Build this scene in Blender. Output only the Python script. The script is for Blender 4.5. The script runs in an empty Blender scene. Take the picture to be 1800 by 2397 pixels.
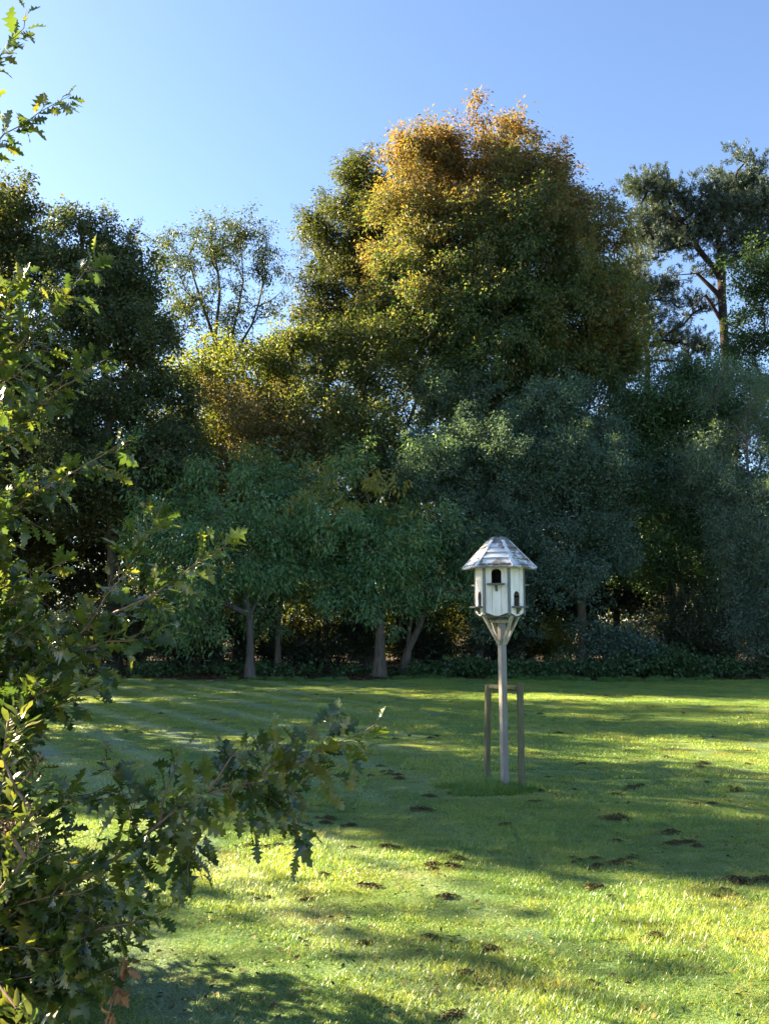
import bpy, math, random
import numpy as np
from mathutils import Vector, Matrix, noise as mnoise

R = math.radians
rng = np.random.default_rng(11)
random.seed(5)
scene = bpy.context.scene
COL = scene.collection

# ------------------------------------------------------------------ camera
CAM_H = 2.0
FPX = 2000.0                    # focal length in pixels of the 1800 x 2397 photograph
PITCH = math.atan(253.5 / FPX)
cam_d = bpy.data.cameras.new('camera')
cam = bpy.data.objects.new('camera', cam_d)
COL.objects.link(cam)
cam.location = (0, 0, CAM_H)
cam.rotation_euler = (R(90) + PITCH, 0, 0)
cam_d.sensor_fit = 'VERTICAL'
cam_d.sensor_height = 36.0
cam_d.lens = FPX / 2397 * 36
cam_d.clip_start = 0.05
cam_d.clip_end = 3000
scene.camera = cam

# ------------------------------------------------------------------ sky and sun
SUN_AZ = 68.0                   # degrees to the left of the viewing direction
SUN_EL = 27.5
SKY_STRENGTH = 0.05
SUN_STRENGTH = 5.0
EXPOSURE = 3.05
world = bpy.data.worlds.new('World')
scene.world = world
world.use_nodes = True
nt = world.node_tree
nt.nodes.clear()
sky = nt.nodes.new('ShaderNodeTexSky')
sky.sky_type = 'NISHITA'
sky.sun_disc = False
sky.sun_elevation = R(SUN_EL)
sky.sun_rotation = R(-SUN_AZ)
sky.altitude = 50
sky.air_density = 0.72
sky.dust_density = 0.5
sky.ozone_density = 2.0
bg = nt.nodes.new('ShaderNodeBackground')
bg.inputs[1].default_value = SKY_STRENGTH
wo = nt.nodes.new('ShaderNodeOutputWorld')
nt.links.new(sky.outputs[0], bg.inputs[0])
nt.links.new(bg.outputs[0], wo.inputs[0])
SUN_DIR = Vector((-math.sin(R(SUN_AZ)) * math.cos(R(SUN_EL)), math.cos(R(SUN_AZ)) * math.cos(R(SUN_EL)), math.sin(R(SUN_EL))))
sl = bpy.data.lights.new('sun', 'SUN')
sl.energy = SUN_STRENGTH
sl.angle = R(0.53)
sl.color = (1.0, 0.83, 0.54)
sun = bpy.data.objects.new('sun', sl)
COL.objects.link(sun)
sun.rotation_euler = SUN_DIR.to_track_quat('Z', 'Y').to_euler()
sun.location = (-40, 20, 40)
scene.view_settings.view_transform = 'Standard'
scene.view_settings.look = 'None'
scene.view_settings.exposure = EXPOSURE
scene.view_settings.gamma = 1.0
scene.view_settings.use_curve_mapping = False
scene.render.engine = 'CYCLES'
scene.cycles.max_bounces = 8
scene.cycles.diffuse_bounces = 4
scene.cycles.glossy_bounces = 2
scene.cycles.transmission_bounces = 4
scene.cycles.transparent_max_bounces = 4
scene.cycles.sample_clamp_indirect = 6.0
scene.cycles.use_denoising = True

# ------------------------------------------------------------------ helpers
CP, SP = math.cos(PITCH), math.sin(PITCH)

def at(px, py, Y):
    """World point seen at photograph pixel (px, py), Y metres in front of the camera."""
    x, y = (px - 900.0) / FPX, (1198.5 - py) / FPX
    dy, dz = CP - y * SP, SP + y * CP
    t = Y / dy
    return np.array((x * t, Y, CAM_H + dz * t))

def ground(px, py):
    x, y = (px - 900.0) / FPX, (1198.5 - py) / FPX
    dy, dz = CP - y * SP, SP + y * CP
    t = -CAM_H / dz
    return np.array((x * t, dy * t, 0.0))

def hgt(x, y):
    """Gentle unevenness of the lawn."""
    return (0.035 * np.sin(0.55 * x + 0.9 * np.sin(0.31 * y)) * np.sin(0.47 * y + 1.3) +
            0.018 * np.sin(1.7 * x + 0.6 * y) * np.sin(1.3 * y - 0.8 * x + 2.0) +
            0.008 * np.sin(4.1 * x - 1.2 * y) * np.sin(3.7 * y + 0.9 * x))

def tag(o, label=None, cat=None, group=None, kind=None):
    if label: o['label'] = label
    if cat: o['category'] = cat
    if group: o['group'] = group
    if kind: o['kind'] = kind
    return o

def link(name, me, parent=None, loc=None):
    o = bpy.data.objects.new(name, me)
    COL.objects.link(o)
    if parent is not None: o.parent = parent
    if loc is not None: o.location = loc
    return o

def empty(name, loc, rz=0.0):
    o = bpy.data.objects.new(name, None)
    o.empty_display_size = 0.2
    COL.objects.link(o)
    o.location = loc
    o.rotation_euler = (0, 0, rz)
    return o

def mesh_np(name, verts, tris=None, quads=None, mat=None, smooth=False):
    """Fast mesh from numpy arrays of triangles and/or quads."""
    me = bpy.data.meshes.new(name)
    verts = np.asarray(verts, dtype=np.float32)
    parts, tot = [], []
    if tris is not None and len(tris):
        parts.append(np.asarray(tris, dtype=np.int32).ravel()); tot.append(np.full(len(tris), 3, np.int32))
    if quads is not None and len(quads):
        parts.append(np.asarray(quads, dtype=np.int32).ravel()); tot.append(np.full(len(quads), 4, np.int32))
    idx = np.concatenate(parts); tot = np.concatenate(tot)
    start = np.concatenate(([0], np.cumsum(tot)[:-1])).astype(np.int32)
    me.vertices.add(len(verts)); me.vertices.foreach_set('co', verts.ravel())
    me.loops.add(len(idx)); me.loops.foreach_set('vertex_index', idx)
    me.polygons.add(len(tot)); me.polygons.foreach_set('loop_start', start)
    try: me.polygons.foreach_set('loop_total', tot)
    except Exception: pass
    if smooth: me.polygons.foreach_set('use_smooth', np.ones(len(tot), dtype=bool))
    me.update(calc_edges=True)
    me.validate()
    if mat is not None: me.materials.append(mat)
    return me

def nrm(a):
    return a / np.maximum(np.linalg.norm(a, axis=-1, keepdims=True), 1e-9)

class MB:
    """Collects convex pieces into one mesh."""
    def __init__(s): s.v, s.f = [], []
    def hexa(s, c8):
        b = len(s.v); s.v += [tuple(map(float, c)) for c in c8]
        s.f += [tuple(b + i for i in q) for q in ((0, 3, 2, 1), (4, 5, 6, 7), (0, 1, 5, 4), (1, 2, 6, 5), (2, 3, 7, 6), (3, 0, 4, 7))]
    def box(s, c, size, M=None):
        c = Vector(c); h = [d / 2 for d in size]
        pts = [Vector((x * h[0], y * h[1], z * h[2])) for z in (-1, 1) for x, y in ((-1, -1), (1, -1), (1, 1), (-1, 1))]
        s.hexa([(M @ p if M is not None else p) + c for p in pts])
    def prism(s, poly, h0, h1):
        """poly: list of Vector at two ends h0/h1 = functions giving the two rings."""
        n = len(poly); b = len(s.v)
        s.v += [tuple(h0(p)) for p in poly] + [tuple(h1(p)) for p in poly]
        s.f += [tuple(b + i for i in reversed(range(n))), tuple(b + n + i for i in range(n))]
        s.f += [(b + i, b + (i + 1) % n, b + n + (i + 1) % n, b + n + i) for i in range(n)]
    def bar(s, p, q, w, d, side):
        """Rectangular bar from p to q, width w along side, depth d across."""
        p, q, side = Vector(p), Vector(q), Vector(side).normalized()
        ax = (q - p).normalized(); side = (side - ax * side.dot(ax)).normalized(); up = ax.cross(side)
        ring = [side * (sx * w / 2) + up * (sy * d / 2) for sx, sy in ((-1, -1), (1, -1), (1, 1), (-1, 1))]
        s.hexa([p + r for r in ring] + [q + r for r in ring])
    def cyl(s, p, q, r0, r1, n=14, wob=0.0, rings=2):
        p, q = Vector(p), Vector(q); ax = (q - p).normalized()
        u = ax.orthogonal().normalized(); w = ax.cross(u); b = len(s.v)
        for k in range(rings):
            t = k / (rings - 1); rr = r0 + (r1 - r0) * t; c = p.lerp(q, t)
            off = Vector((mnoise.noise(c * 3.1), mnoise.noise(c * 3.1 + Vector((9, 0, 0))), 0)) * wob
            for i in range(n):
                a = 2 * math.pi * i / n
                s.v.append(tuple(c + off + (u * math.cos(a) + w * math.sin(a)) * rr * (1 + 0.6 * wob / max(rr, 1e-6) * mnoise.noise(Vector((a, t * 4, rr * 50))))))
        for k in range(rings - 1):
            for i in range(n):
                a0 = b + k * n + i; a1 = b + k * n + (i + 1) % n
                s.f.append((a0, a1, a1 + n, a0 + n))
        s.f.append(tuple(b + i for i in reversed(range(n))))
        s.f.append(tuple(b + (rings - 1) * n + i for i in range(n)))
    def build(s, name, mat, parent=None, bevel=0.0, loc=None):
        me = bpy.data.meshes.new(name); me.from_pydata(s.v, [], s.f); me.update()
        me.materials.append(mat)
        o = link(name, me, parent, loc)
        if bevel:
            m = o.modifiers.new('bevel', 'BEVEL'); m.width = bevel; m.segments = 2; m.limit_method = 'ANGLE'
        return o

# ------------------------------------------------------------------ materials
def new_mat(name):
    m = bpy.data.materials.new(name); m.use_nodes = True
    t = m.node_tree; t.nodes.clear()
    return m, t, (lambda k, **kw: _node(t, k, **kw))

def _node(t, k, **kw):
    n = t.nodes.new(k)
    for a, v in kw.items(): setattr(n, a, v)
    return n

def ramp(t, fac, stops):
    n = t.nodes.new('ShaderNodeValToRGB')
    el = n.color_ramp.elements
    while len(el) > len(stops): el.remove(el[-1])
    while len(el) < len(stops): el.new(0.5)
    for e, (p, c) in zip(el, stops):
        e.position = p; e.color = (*c, 1) if len(c) == 3 else c
    t.links.new(fac, n.inputs[0])
    return n.outputs[0]

def noise_tex(t, vec, scale, detail=4, rough=0.55, dist=0.0):
    n = t.nodes.new('ShaderNodeTexNoise')
    n.inputs['Scale'].default_value = scale; n.inputs['Detail'].default_value = detail
    n.inputs['Roughness'].default_value = rough; n.inputs['Distortion'].default_value = dist
    if vec is not None: t.links.new(vec, n.inputs['Vector'])
    return n.outputs['Fac']

def mixc(t, fac, a, b, mode='MIX'):
    n = t.nodes.new('ShaderNodeMix'); n.data_type = 'RGBA'; n.blend_type = mode
    for s, v in ((n.inputs[0], fac), (n.inputs[6], a), (n.inputs[7], b)):
        if isinstance(v, (int, float)): s.default_value = v
        elif isinstance(v, tuple): s.default_value = (*v, 1)
        else: t.links.new(v, s)
    return n.outputs[2]

def math_n(t, op, a, b=None, clamp=False):
    n = t.nodes.new('ShaderNodeMath'); n.operation = op; n.use_clamp = clamp
    for s, v in ((n.inputs[0], a), (n.inputs[1], b)):
        if v is None: continue
        if isinstance(v, (int, float)): s.default_value = v
        else: t.links.new(v, s)
    return n.outputs[0]

def leaf_mat(name, cols, trans=0.42, rough=0.45, spec=0.4, big=0.35, tboost=1.0, zcols=None, zr=None, zn=1.3):
    """Leaf: each leaf picks a tone of its own, drifting over the crown; part of the light passes through.
    zcols/zr: autumn tones that set in towards the top of the crown."""
    m, t, N = new_mat(name)
    geo = N('ShaderNodeNewGeometry')
    oi = N('ShaderNodeObjectInfo')
    isl = math_n(t, 'FRACT', math_n(t, 'ADD', geo.outputs['Random Per Island'], oi.outputs['Random']))
    pn = noise_tex(t, geo.outputs['Position'], big, 3)
    f = math_n(t, 'ADD', math_n(t, 'MULTIPLY', isl, 0.62), math_n(t, 'MULTIPLY', pn, 0.42))
    k = len(cols)
    col = ramp(t, f, [(0.12 + 0.76 * i / (k - 1), c) for i, c in enumerate(cols)])
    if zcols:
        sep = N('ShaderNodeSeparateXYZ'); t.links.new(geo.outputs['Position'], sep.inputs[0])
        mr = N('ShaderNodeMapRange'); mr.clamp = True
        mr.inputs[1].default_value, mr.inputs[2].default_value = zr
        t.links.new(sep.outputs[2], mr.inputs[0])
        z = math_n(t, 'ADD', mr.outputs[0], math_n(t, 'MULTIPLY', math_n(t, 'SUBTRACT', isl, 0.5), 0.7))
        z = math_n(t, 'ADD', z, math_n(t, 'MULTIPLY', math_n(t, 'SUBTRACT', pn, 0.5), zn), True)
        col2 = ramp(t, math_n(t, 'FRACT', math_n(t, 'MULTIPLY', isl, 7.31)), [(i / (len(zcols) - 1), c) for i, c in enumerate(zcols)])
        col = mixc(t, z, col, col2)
    p = N('ShaderNodeBsdfPrincipled')
    p.inputs['Roughness'].default_value = rough
    p.inputs['Specular IOR Level'].default_value = spec
    t.links.new(col, p.inputs['Base Color'])
    tr = N('ShaderNodeBsdfTranslucent')
    tc = mixc(t, 1.0, col, (1.45 * tboost, 1.45 * tboost, 0.55 * tboost), 'MULTIPLY')
    t.links.new(tc, tr.inputs[0])
    mx = N('ShaderNodeMixShader'); mx.inputs[0].default_value = trans
    t.links.new(p.outputs[0], mx.inputs[1]); t.links.new(tr.outputs[0], mx.inputs[2])
    o = N('ShaderNodeOutputMaterial'); t.links.new(mx.outputs[0], o.inputs[0])
    return m

def solid_mat(name, fn, rough=0.7, spec=0.3, bump=None, bump_d=0.004):
    m, t, N = new_mat(name)
    tc = N('ShaderNodeTexCoord')
    p = N('ShaderNodeBsdfPrincipled')
    p.inputs['Roughness'].default_value = rough; p.inputs['Specular IOR Level'].default_value = spec
    col = fn(t, tc.outputs['Object'])
    t.links.new(col, p.inputs['Base Color'])
    if bump is not None:
        b = N('ShaderNodeBump'); b.inputs['Distance'].default_value = bump_d; b.inputs['Strength'].default_value = 0.8
        t.links.new(bump(t, tc.outputs['Object']), b.inputs['Height']); t.links.new(b.outputs[0], p.inputs['Normal'])
    o = N('ShaderNodeOutputMaterial'); t.links.new(p.outputs[0], o.inputs[0])
    return m

def stretch(t, vec, sx, sy, sz):
    n = t.nodes.new('ShaderNodeMapping'); n.inputs['Scale'].default_value = (sx, sy, sz)
    t.links.new(vec, n.inputs[0]); return n.outputs[0]

def bark_fn(a, b, s=1.0):
    def fn(t, v):
        f = noise_tex(t, stretch(t, v, 9 * s, 9 * s, 1.6 * s), 1.6, 6, 0.65)
        return ramp(t, f, [(0.3, a), (0.7, b)])
    return fn
def bark_bump(t, v): return noise_tex(t, stretch(t, v, 14, 14, 2.2), 1.8, 6, 0.7)

M = {}
M['bark'] = solid_mat('bark', bark_fn((0.045, 0.036, 0.028), (0.15, 0.125, 0.095)), 0.9, 0.1, bark_bump, 0.03)
M['bark_pale'] = solid_mat('bark_pale', bark_fn((0.053, 0.045, 0.041), (0.128, 0.112, 0.101)), 0.85, 0.15,
                           lambda t, v: noise_tex(t, stretch(t, v, 2, 2, 16), 1.5, 4, 0.6), 0.012)
M['bark_pine'] = solid_mat('bark_pine', bark_fn((0.020, 0.013, 0.011), (0.045, 0.032, 0.026)), 0.9, 0.1, bark_bump, 0.03)
M['twig'] = solid_mat('twig', bark_fn((0.12, 0.07, 0.05), (0.26, 0.17, 0.125), 3), 0.7, 0.3)

def white_paint(t, v):
    n1 = noise_tex(t, stretch(t, v, 5, 5, 1.3), 2.2, 6, 0.6)
    n2 = noise_tex(t, stretch(t, v, 60, 60, 6), 1.0, 3, 0.6)
    c = ramp(t, n1, [(0.28, (0.54, 0.48, 0.42)), (0.55, (0.74, 0.70, 0.66)), (0.8, (0.79, 0.77, 0.74))])
    return mixc(t, ramp(t, n2, [(0.66, (0, 0, 0)), (0.8, (0.5, 0.5, 0.5))]), c, (0.45, 0.42, 0.36))
M['white_paint'] = solid_mat('white_paint', white_paint, 0.55, 0.35)

def peel(t, v):
    n1 = noise_tex(t, v, 6.0, 3, 0.5)
    n2 = noise_tex(t, stretch(t, v, 1, 1, 1.8), 26.0, 6, 0.7, 0.6)
    f = math_n(t, 'ADD', math_n(t, 'MULTIPLY', n1, 0.9), math_n(t, 'MULTIPLY', n2, 0.75))
    bare = ramp(t, n2, [(0.3, (0.10, 0.085, 0.075)), (0.7, (0.27, 0.24, 0.21))])
    return mixc(t, ramp(t, f, [(0.80, (0, 0, 0)), (0.875, (1, 1, 1))]), (0.56, 0.57, 0.60), bare)
M['peeling_paint'] = solid_mat('peeling_paint', peel, 0.6, 0.3, lambda t, v: noise_tex(t, v, 30, 4), 0.002)
M['hip_paint'] = solid_mat('hip_paint', lambda t, v: ramp(t, noise_tex(t, v, 22, 5, 0.65), [(0.3, (0.30, 0.28, 0.27)), (0.42, (0.60, 0.60, 0.63)), (0.7, (0.66, 0.66, 0.69))]), 0.55, 0.35)
M['trim_paint'] = solid_mat('trim_paint', lambda t, v: ramp(t, noise_tex(t, stretch(t, v, 12, 12, 2), 2, 5, 0.6), [(0.3, (0.105, 0.115, 0.115)), (0.7, (0.185, 0.20, 0.195))]), 0.6, 0.3)
M['ledge_wood'] = solid_mat('ledge_wood', lambda t, v: ramp(t, noise_tex(t, v, 18, 5, 0.6), [(0.3, (0.075, 0.08, 0.068)), (0.7, (0.16, 0.165, 0.14))]), 0.75, 0.2)
M['hole_shade_wood'] = solid_mat('hole_shade_wood', bark_fn((0.018, 0.015, 0.012), (0.04, 0.033, 0.027)), 0.9, 0.1)  # near-black colour stands in for the shade inside the nest holes
M['slate'] = solid_mat('slate', lambda t, v: ramp(t, noise_tex(t, v, 14, 5, 0.6), [(0.3, (0.10, 0.11, 0.12)), (0.7, (0.17, 0.18, 0.20))]), 0.6, 0.3)
M['raw_timber'] = solid_mat('raw_timber', lambda t, v: ramp(t, noise_tex(t, stretch(t, v, 14, 14, 3), 2, 5, 0.6), [(0.3, (0.24, 0.20, 0.145)), (0.7, (0.47, 0.42, 0.33))]), 0.75, 0.2)
def post_fn(t, v):
    n = noise_tex(t, stretch(t, v, 22, 22, 2.6), 1.7, 6, 0.7, 0.4)
    g = noise_tex(t, stretch(t, v, 1, 1, 1), 1.3, 2)
    f = math_n(t, 'ADD', math_n(t, 'MULTIPLY', n, 0.8), math_n(t, 'MULTIPLY', g, 0.35))
    return ramp(t, f, [(0.42, (0.137, 0.112, 0.086)), (0.52, (0.238, 0.209, 0.180)), (0.64, (0.238, 0.227, 0.209)), (0.80, (0.360, 0.353, 0.338))])
M['post_wood'] = solid_mat('post_wood', post_fn, 0.75, 0.2, lambda t, v: noise_tex(t, stretch(t, v, 30, 30, 3), 2, 5), 0.003)
M['stake_wood'] = solid_mat('stake_wood', lambda t, v: ramp(t, noise_tex(t, stretch(t, v, 16, 16, 1.5), 2, 6, 0.65), [(0.25, (0.06, 0.058, 0.032)), (0.5, (0.12, 0.112, 0.062)), (0.78, (0.19, 0.175, 0.12))]), 0.85, 0.15,
                             lambda t, v: noise_tex(t, stretch(t, v, 26, 26, 2), 2, 5), 0.003)
M['soil'] = solid_mat('soil', lambda t, v: ramp(t, noise_tex(t, v, 6, 8, 0.7), [(0.3, (0.022, 0.016, 0.011)), (0.7, (0.075, 0.055, 0.036))]), 0.95, 0.1)

def lawn_colour(t, pos, isl=None, thatch=0.0):
    """Mown grass: yellower and greener drifts, faint dewy mower stripes on the far left."""
    n1 = noise_tex(t, pos, 0.55, 5, 0.6)
    n2 = noise_tex(t, pos, 3.2, 5, 0.65)
    f = math_n(t, 'ADD', math_n(t, 'MULTIPLY', n1, 0.5), math_n(t, 'MULTIPLY', n2, 0.35))
    if isl is not None: f = math_n(t, 'ADD', f, math_n(t, 'MULTIPLY', isl, 0.3))
    else: f = math_n(t, 'ADD', f, 0.15)
    c = ramp(t, f, [(0.32, (0.062, 0.160, 0.064)), (0.5, (0.122, 0.232, 0.074)), (0.64, (0.200, 0.285, 0.080)), (0.82, (0.30, 0.315, 0.105))])
    w = t.nodes.new('ShaderNodeTexWave'); w.inputs['Scale'].default_value = 0.27; w.inputs['Distortion'].default_value = 2.2
    w.inputs['Detail'].default_value = 2; w.inputs['Detail Scale'].default_value = 0.6
    mp = t.nodes.new('ShaderNodeMapping'); mp.inputs['Rotation'].default_value = (0, 0, R(-33))
    t.links.new(pos, mp.inputs[0]); t.links.new(mp.outputs[0], w.inputs['Vector'])
    sep = t.nodes.new('ShaderNodeSeparateXYZ'); t.links.new(pos, sep.inputs[0])
    left = t.nodes.new('ShaderNodeMapRange'); left.inputs[1].default_value = 1.5; left.inputs[2].default_value = -2.5
    t.links.new(sep.outputs[0], left.inputs[0])
    fw = math_n(t, 'MULTIPLY', math_n(t, 'MULTIPLY', math_n(t, 'POWER', w.outputs['Fac'], 3), left.outputs[0]), 0.85)
    c = mixc(t, fw, c, (0.24, 0.34, 0.27))
    worn = ramp(t, noise_tex(t, pos, 1.1, 6, 0.72), [(0.58, (0, 0, 0)), (0.70, (0.55, 0.55, 0.55))])
    c = mixc(t, worn, c, (0.27, 0.225, 0.10))
    if thatch: c = mixc(t, thatch, c, (0.10, 0.095, 0.045))
    return c
def grass_mat(name, trans=0.5, lush=0.0):
    m, t, N = new_mat(name)
    geo = N('ShaderNodeNewGeometry')
    c = lawn_colour(t, geo.outputs['Position'], geo.outputs['Random Per Island'])
    if lush: c = mixc(t, lush, c, (0.07, 0.18, 0.045))
    p = N('ShaderNodeBsdfPrincipled'); p.inputs['Roughness'].default_value = 0.36; p.inputs['Specular IOR Level'].default_value = 0.95
    t.links.new(c, p.inputs['Base Color'])
    tr = N('ShaderNodeBsdfTranslucent'); t.links.new(mixc(t, 1.0, c, (2.6, 2.05, 0.7), 'MULTIPLY'), tr.inputs[0])
    mx = N('ShaderNodeMixShader'); mx.inputs[0].default_value = trans
    t.links.new(p.outputs[0], mx.inputs[1]); t.links.new(tr.outputs[0], mx.inputs[2])
    o = N('ShaderNodeOutputMaterial'); t.links.new(mx.outputs[0], o.inputs[0])
    return m
M['grass'] = grass_mat('grass')
M['long_grass'] = grass_mat('long_grass', 0.5, 0.75)
m, t, N = new_mat('lawn')
geo = N('ShaderNodeNewGeometry')
p = N('ShaderNodeBsdfPrincipled'); p.inputs['Roughness'].default_value = 0.8; p.inputs['Specular IOR Level'].default_value = 0.2
t.links.new(lawn_colour(t, geo.outputs['Position'], None, 0.35), p.inputs['Base Color'])
bmp = N('ShaderNodeBump'); bmp.inputs['Distance'].default_value = 0.03; t.links.new(noise_tex(t, geo.outputs['Position'], 40, 4, 0.7), bmp.inputs['Height'])
t.links.new(bmp.outputs[0], p.inputs['Normal'])
o_ = N('ShaderNodeOutputMaterial'); t.links.new(p.outputs[0], o_.inputs[0])
M['lawn'] = m
M['clipping'] = solid_mat('clipping', lambda t, v: ramp(t, noise_tex(t, v, 40, 4, 0.7), [(0.3, (0.035, 0.030, 0.015)), (0.5, (0.085, 0.070, 0.032)), (0.72, (0.17, 0.145, 0.06))]), 0.9, 0.15)

# leaf tones (linear albedo)
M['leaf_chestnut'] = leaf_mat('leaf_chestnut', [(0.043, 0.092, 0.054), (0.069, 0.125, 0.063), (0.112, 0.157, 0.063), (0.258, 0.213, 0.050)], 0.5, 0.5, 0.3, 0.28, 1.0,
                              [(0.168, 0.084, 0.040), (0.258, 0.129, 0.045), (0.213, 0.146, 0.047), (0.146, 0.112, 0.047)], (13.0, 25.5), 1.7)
M['leaf_chestnut_dark'] = leaf_mat('leaf_chestnut_dark', [(0.026, 0.041, 0.019), (0.041, 0.060, 0.022), (0.068, 0.079, 0.026), (0.143, 0.124, 0.030)], 0.44, 0.5, 0.3, 0.3)
M['leaf_thin'] = leaf_mat('leaf_thin', [(0.036, 0.058, 0.028), (0.055, 0.082, 0.034), (0.10, 0.105, 0.036)], 0.36, 0.5, 0.3)
M['leaf_maple'] = leaf_mat('leaf_maple', [(0.038, 0.065, 0.041), (0.057, 0.089, 0.049), (0.088, 0.115, 0.051), (0.149, 0.135, 0.051)], 0.4, 0.5, 0.3, 0.3)
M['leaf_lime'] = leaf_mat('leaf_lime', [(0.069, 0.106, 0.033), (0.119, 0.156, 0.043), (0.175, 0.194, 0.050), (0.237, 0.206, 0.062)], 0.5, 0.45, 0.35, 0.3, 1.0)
M['leaf_brownish'] = leaf_mat('leaf_brownish', [(0.062, 0.081, 0.031), (0.116, 0.116, 0.044), (0.202, 0.155, 0.078), (0.265, 0.202, 0.116)], 0.48, 0.5, 0.3, 0.4)
M['leaf_elm'] = leaf_mat('leaf_elm', [(0.054, 0.081, 0.039), (0.081, 0.116, 0.051), (0.133, 0.160, 0.054), (0.250, 0.205, 0.054)], 0.48, 0.5, 0.3, 0.3)
M['leaf_blue'] = leaf_mat('leaf_blue', [(0.060, 0.106, 0.083), (0.092, 0.149, 0.115), (0.132, 0.196, 0.144)], 0.32, 0.55, 0.2, 0.5)
M['leaf_willow'] = leaf_mat('leaf_willow', [(0.079, 0.127, 0.103), (0.114, 0.169, 0.133), (0.156, 0.217, 0.163)], 0.40, 0.5, 0.3, 0.5)
M['leaf_holly'] = leaf_mat('leaf_holly', [(0.029, 0.060, 0.026), (0.049, 0.096, 0.035), (0.079, 0.150, 0.046)], 0.2, 0.4, 0.4, 0.5)
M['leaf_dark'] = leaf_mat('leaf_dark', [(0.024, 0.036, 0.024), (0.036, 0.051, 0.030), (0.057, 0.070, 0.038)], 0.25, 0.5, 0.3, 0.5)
M['leaf_oak_far'] = leaf_mat('leaf_oak_far', [(0.026, 0.055, 0.026), (0.040, 0.078, 0.032), (0.075, 0.11, 0.036)], 0.4, 0.5, 0.3, 0.5)
M['leaf_cherry'] = leaf_mat('leaf_cherry', [(0.075, 0.176, 0.092), (0.109, 0.226, 0.118), (0.150, 0.267, 0.118), (0.285, 0.310, 0.100)], 0.46, 0.42, 0.4, 0.25)
M['leaf_cherry_gold'] = leaf_mat('leaf_cherry_gold', [(0.17, 0.19, 0.05), (0.27, 0.25, 0.06), (0.36, 0.28, 0.07)], 0.5, 0.42, 0.4, 0.6, 1.0)
M['needle'] = leaf_mat('needle', [(0.042, 0.068, 0.055), (0.06, 0.09, 0.068), (0.095, 0.115, 0.07)], 0.18, 0.5, 0.3, 0.5)
M['leaf_far'] = leaf_mat('leaf_far', [(0.068, 0.088, 0.027), (0.135, 0.142, 0.041), (0.230, 0.189, 0.054)], 0.45, 0.5, 0.3, 0.12)
M['leaf_oak'] = leaf_mat('leaf_oak', [(0.024, 0.046, 0.018), (0.036, 0.064, 0.021), (0.056, 0.088, 0.024), (0.098, 0.122, 0.028), (0.145, 0.130, 0.034)], 0.46, 0.27, 0.7, 1.2, 1.05)
M['leaf_dead'] = leaf_mat('leaf_dead', [(0.15, 0.06, 0.03), (0.25, 0.11, 0.055), (0.34, 0.18, 0.10)], 0.35, 0.6, 0.2, 4.0)
M['leaf_litter'] = leaf_mat('leaf_litter', [(0.05, 0.033, 0.022), (0.10, 0.062, 0.035), (0.17, 0.10, 0.05)], 0.2, 0.7, 0.2, 3.0)
M['leaf_laurel'] = leaf_mat('leaf_laurel', [(0.038, 0.065, 0.024), (0.06, 0.09, 0.03), (0.11, 0.13, 0.04), (0.17, 0.155, 0.05)], 0.36, 0.32, 0.5, 2.5, 1.0)
M['seed_head'] = solid_mat('seed_head', lambda t, v: ramp(t, noise_tex(t, v, 60, 3), [(0.3, (0.13, 0.075, 0.045)), (0.7, (0.28, 0.19, 0.11))]), 0.8, 0.2)

# ------------------------------------------------------------------ the ground
def grid_mesh(name, xs, ys, zfun, mat, smooth=True, mask=None):
    X, Y = np.meshgrid(xs, ys)
    V = np.stack([X.ravel(), Y.ravel(), zfun(X.ravel(), Y.ravel())], 1)
    nx, ny = len(xs), len(ys)
    i = (np.arange(ny - 1)[:, None] * nx + np.arange(nx - 1)[None]).ravel()
    Q = np.stack([i, i + 1, i + nx + 1, i + nx], 1)
    if mask is not None:
        c = V[Q].mean(1); Q = Q[mask(c[:, 0], c[:, 1])]
    return mesh_np(name, V, None, Q, mat, smooth)

def lawn_end(x):
    """Where the mown grass stops under the trees."""
    return 29.6 + 0.35 * np.sin(0.5 * x) + 0.2 * np.sin(1.3 * x + 1) - np.where(x < -7, 0.35 * (-7 - x) * 0.3, 0)

g_x = np.concatenate([np.linspace(-900, -62, 12), np.linspace(-60, 60, 121), np.linspace(62, 900, 12)])
g_y = np.concatenate([np.linspace(-300, -32, 8), np.linspace(-30, 90, 121), np.linspace(95, 1500, 16)])
go = link('ground', grid_mesh('ground', g_x, g_y, lambda x, y: hgt(x, y) * np.clip((95 - y) / 30, 0, 1) - 0.05 + np.clip((y - 29.0) * 0.1, 0, 0.06), M['soil']))
tag(go, kind='structure')
lo = link('lawn', grid_mesh('lawn', np.linspace(-30, 34, 257), np.linspace(-14, 30.6, 180), lambda x, y: hgt(x, y) + 0.004, M['lawn'],
          mask=lambda x, y: y < lawn_end(x)))
tag(lo, kind='structure')

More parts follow.
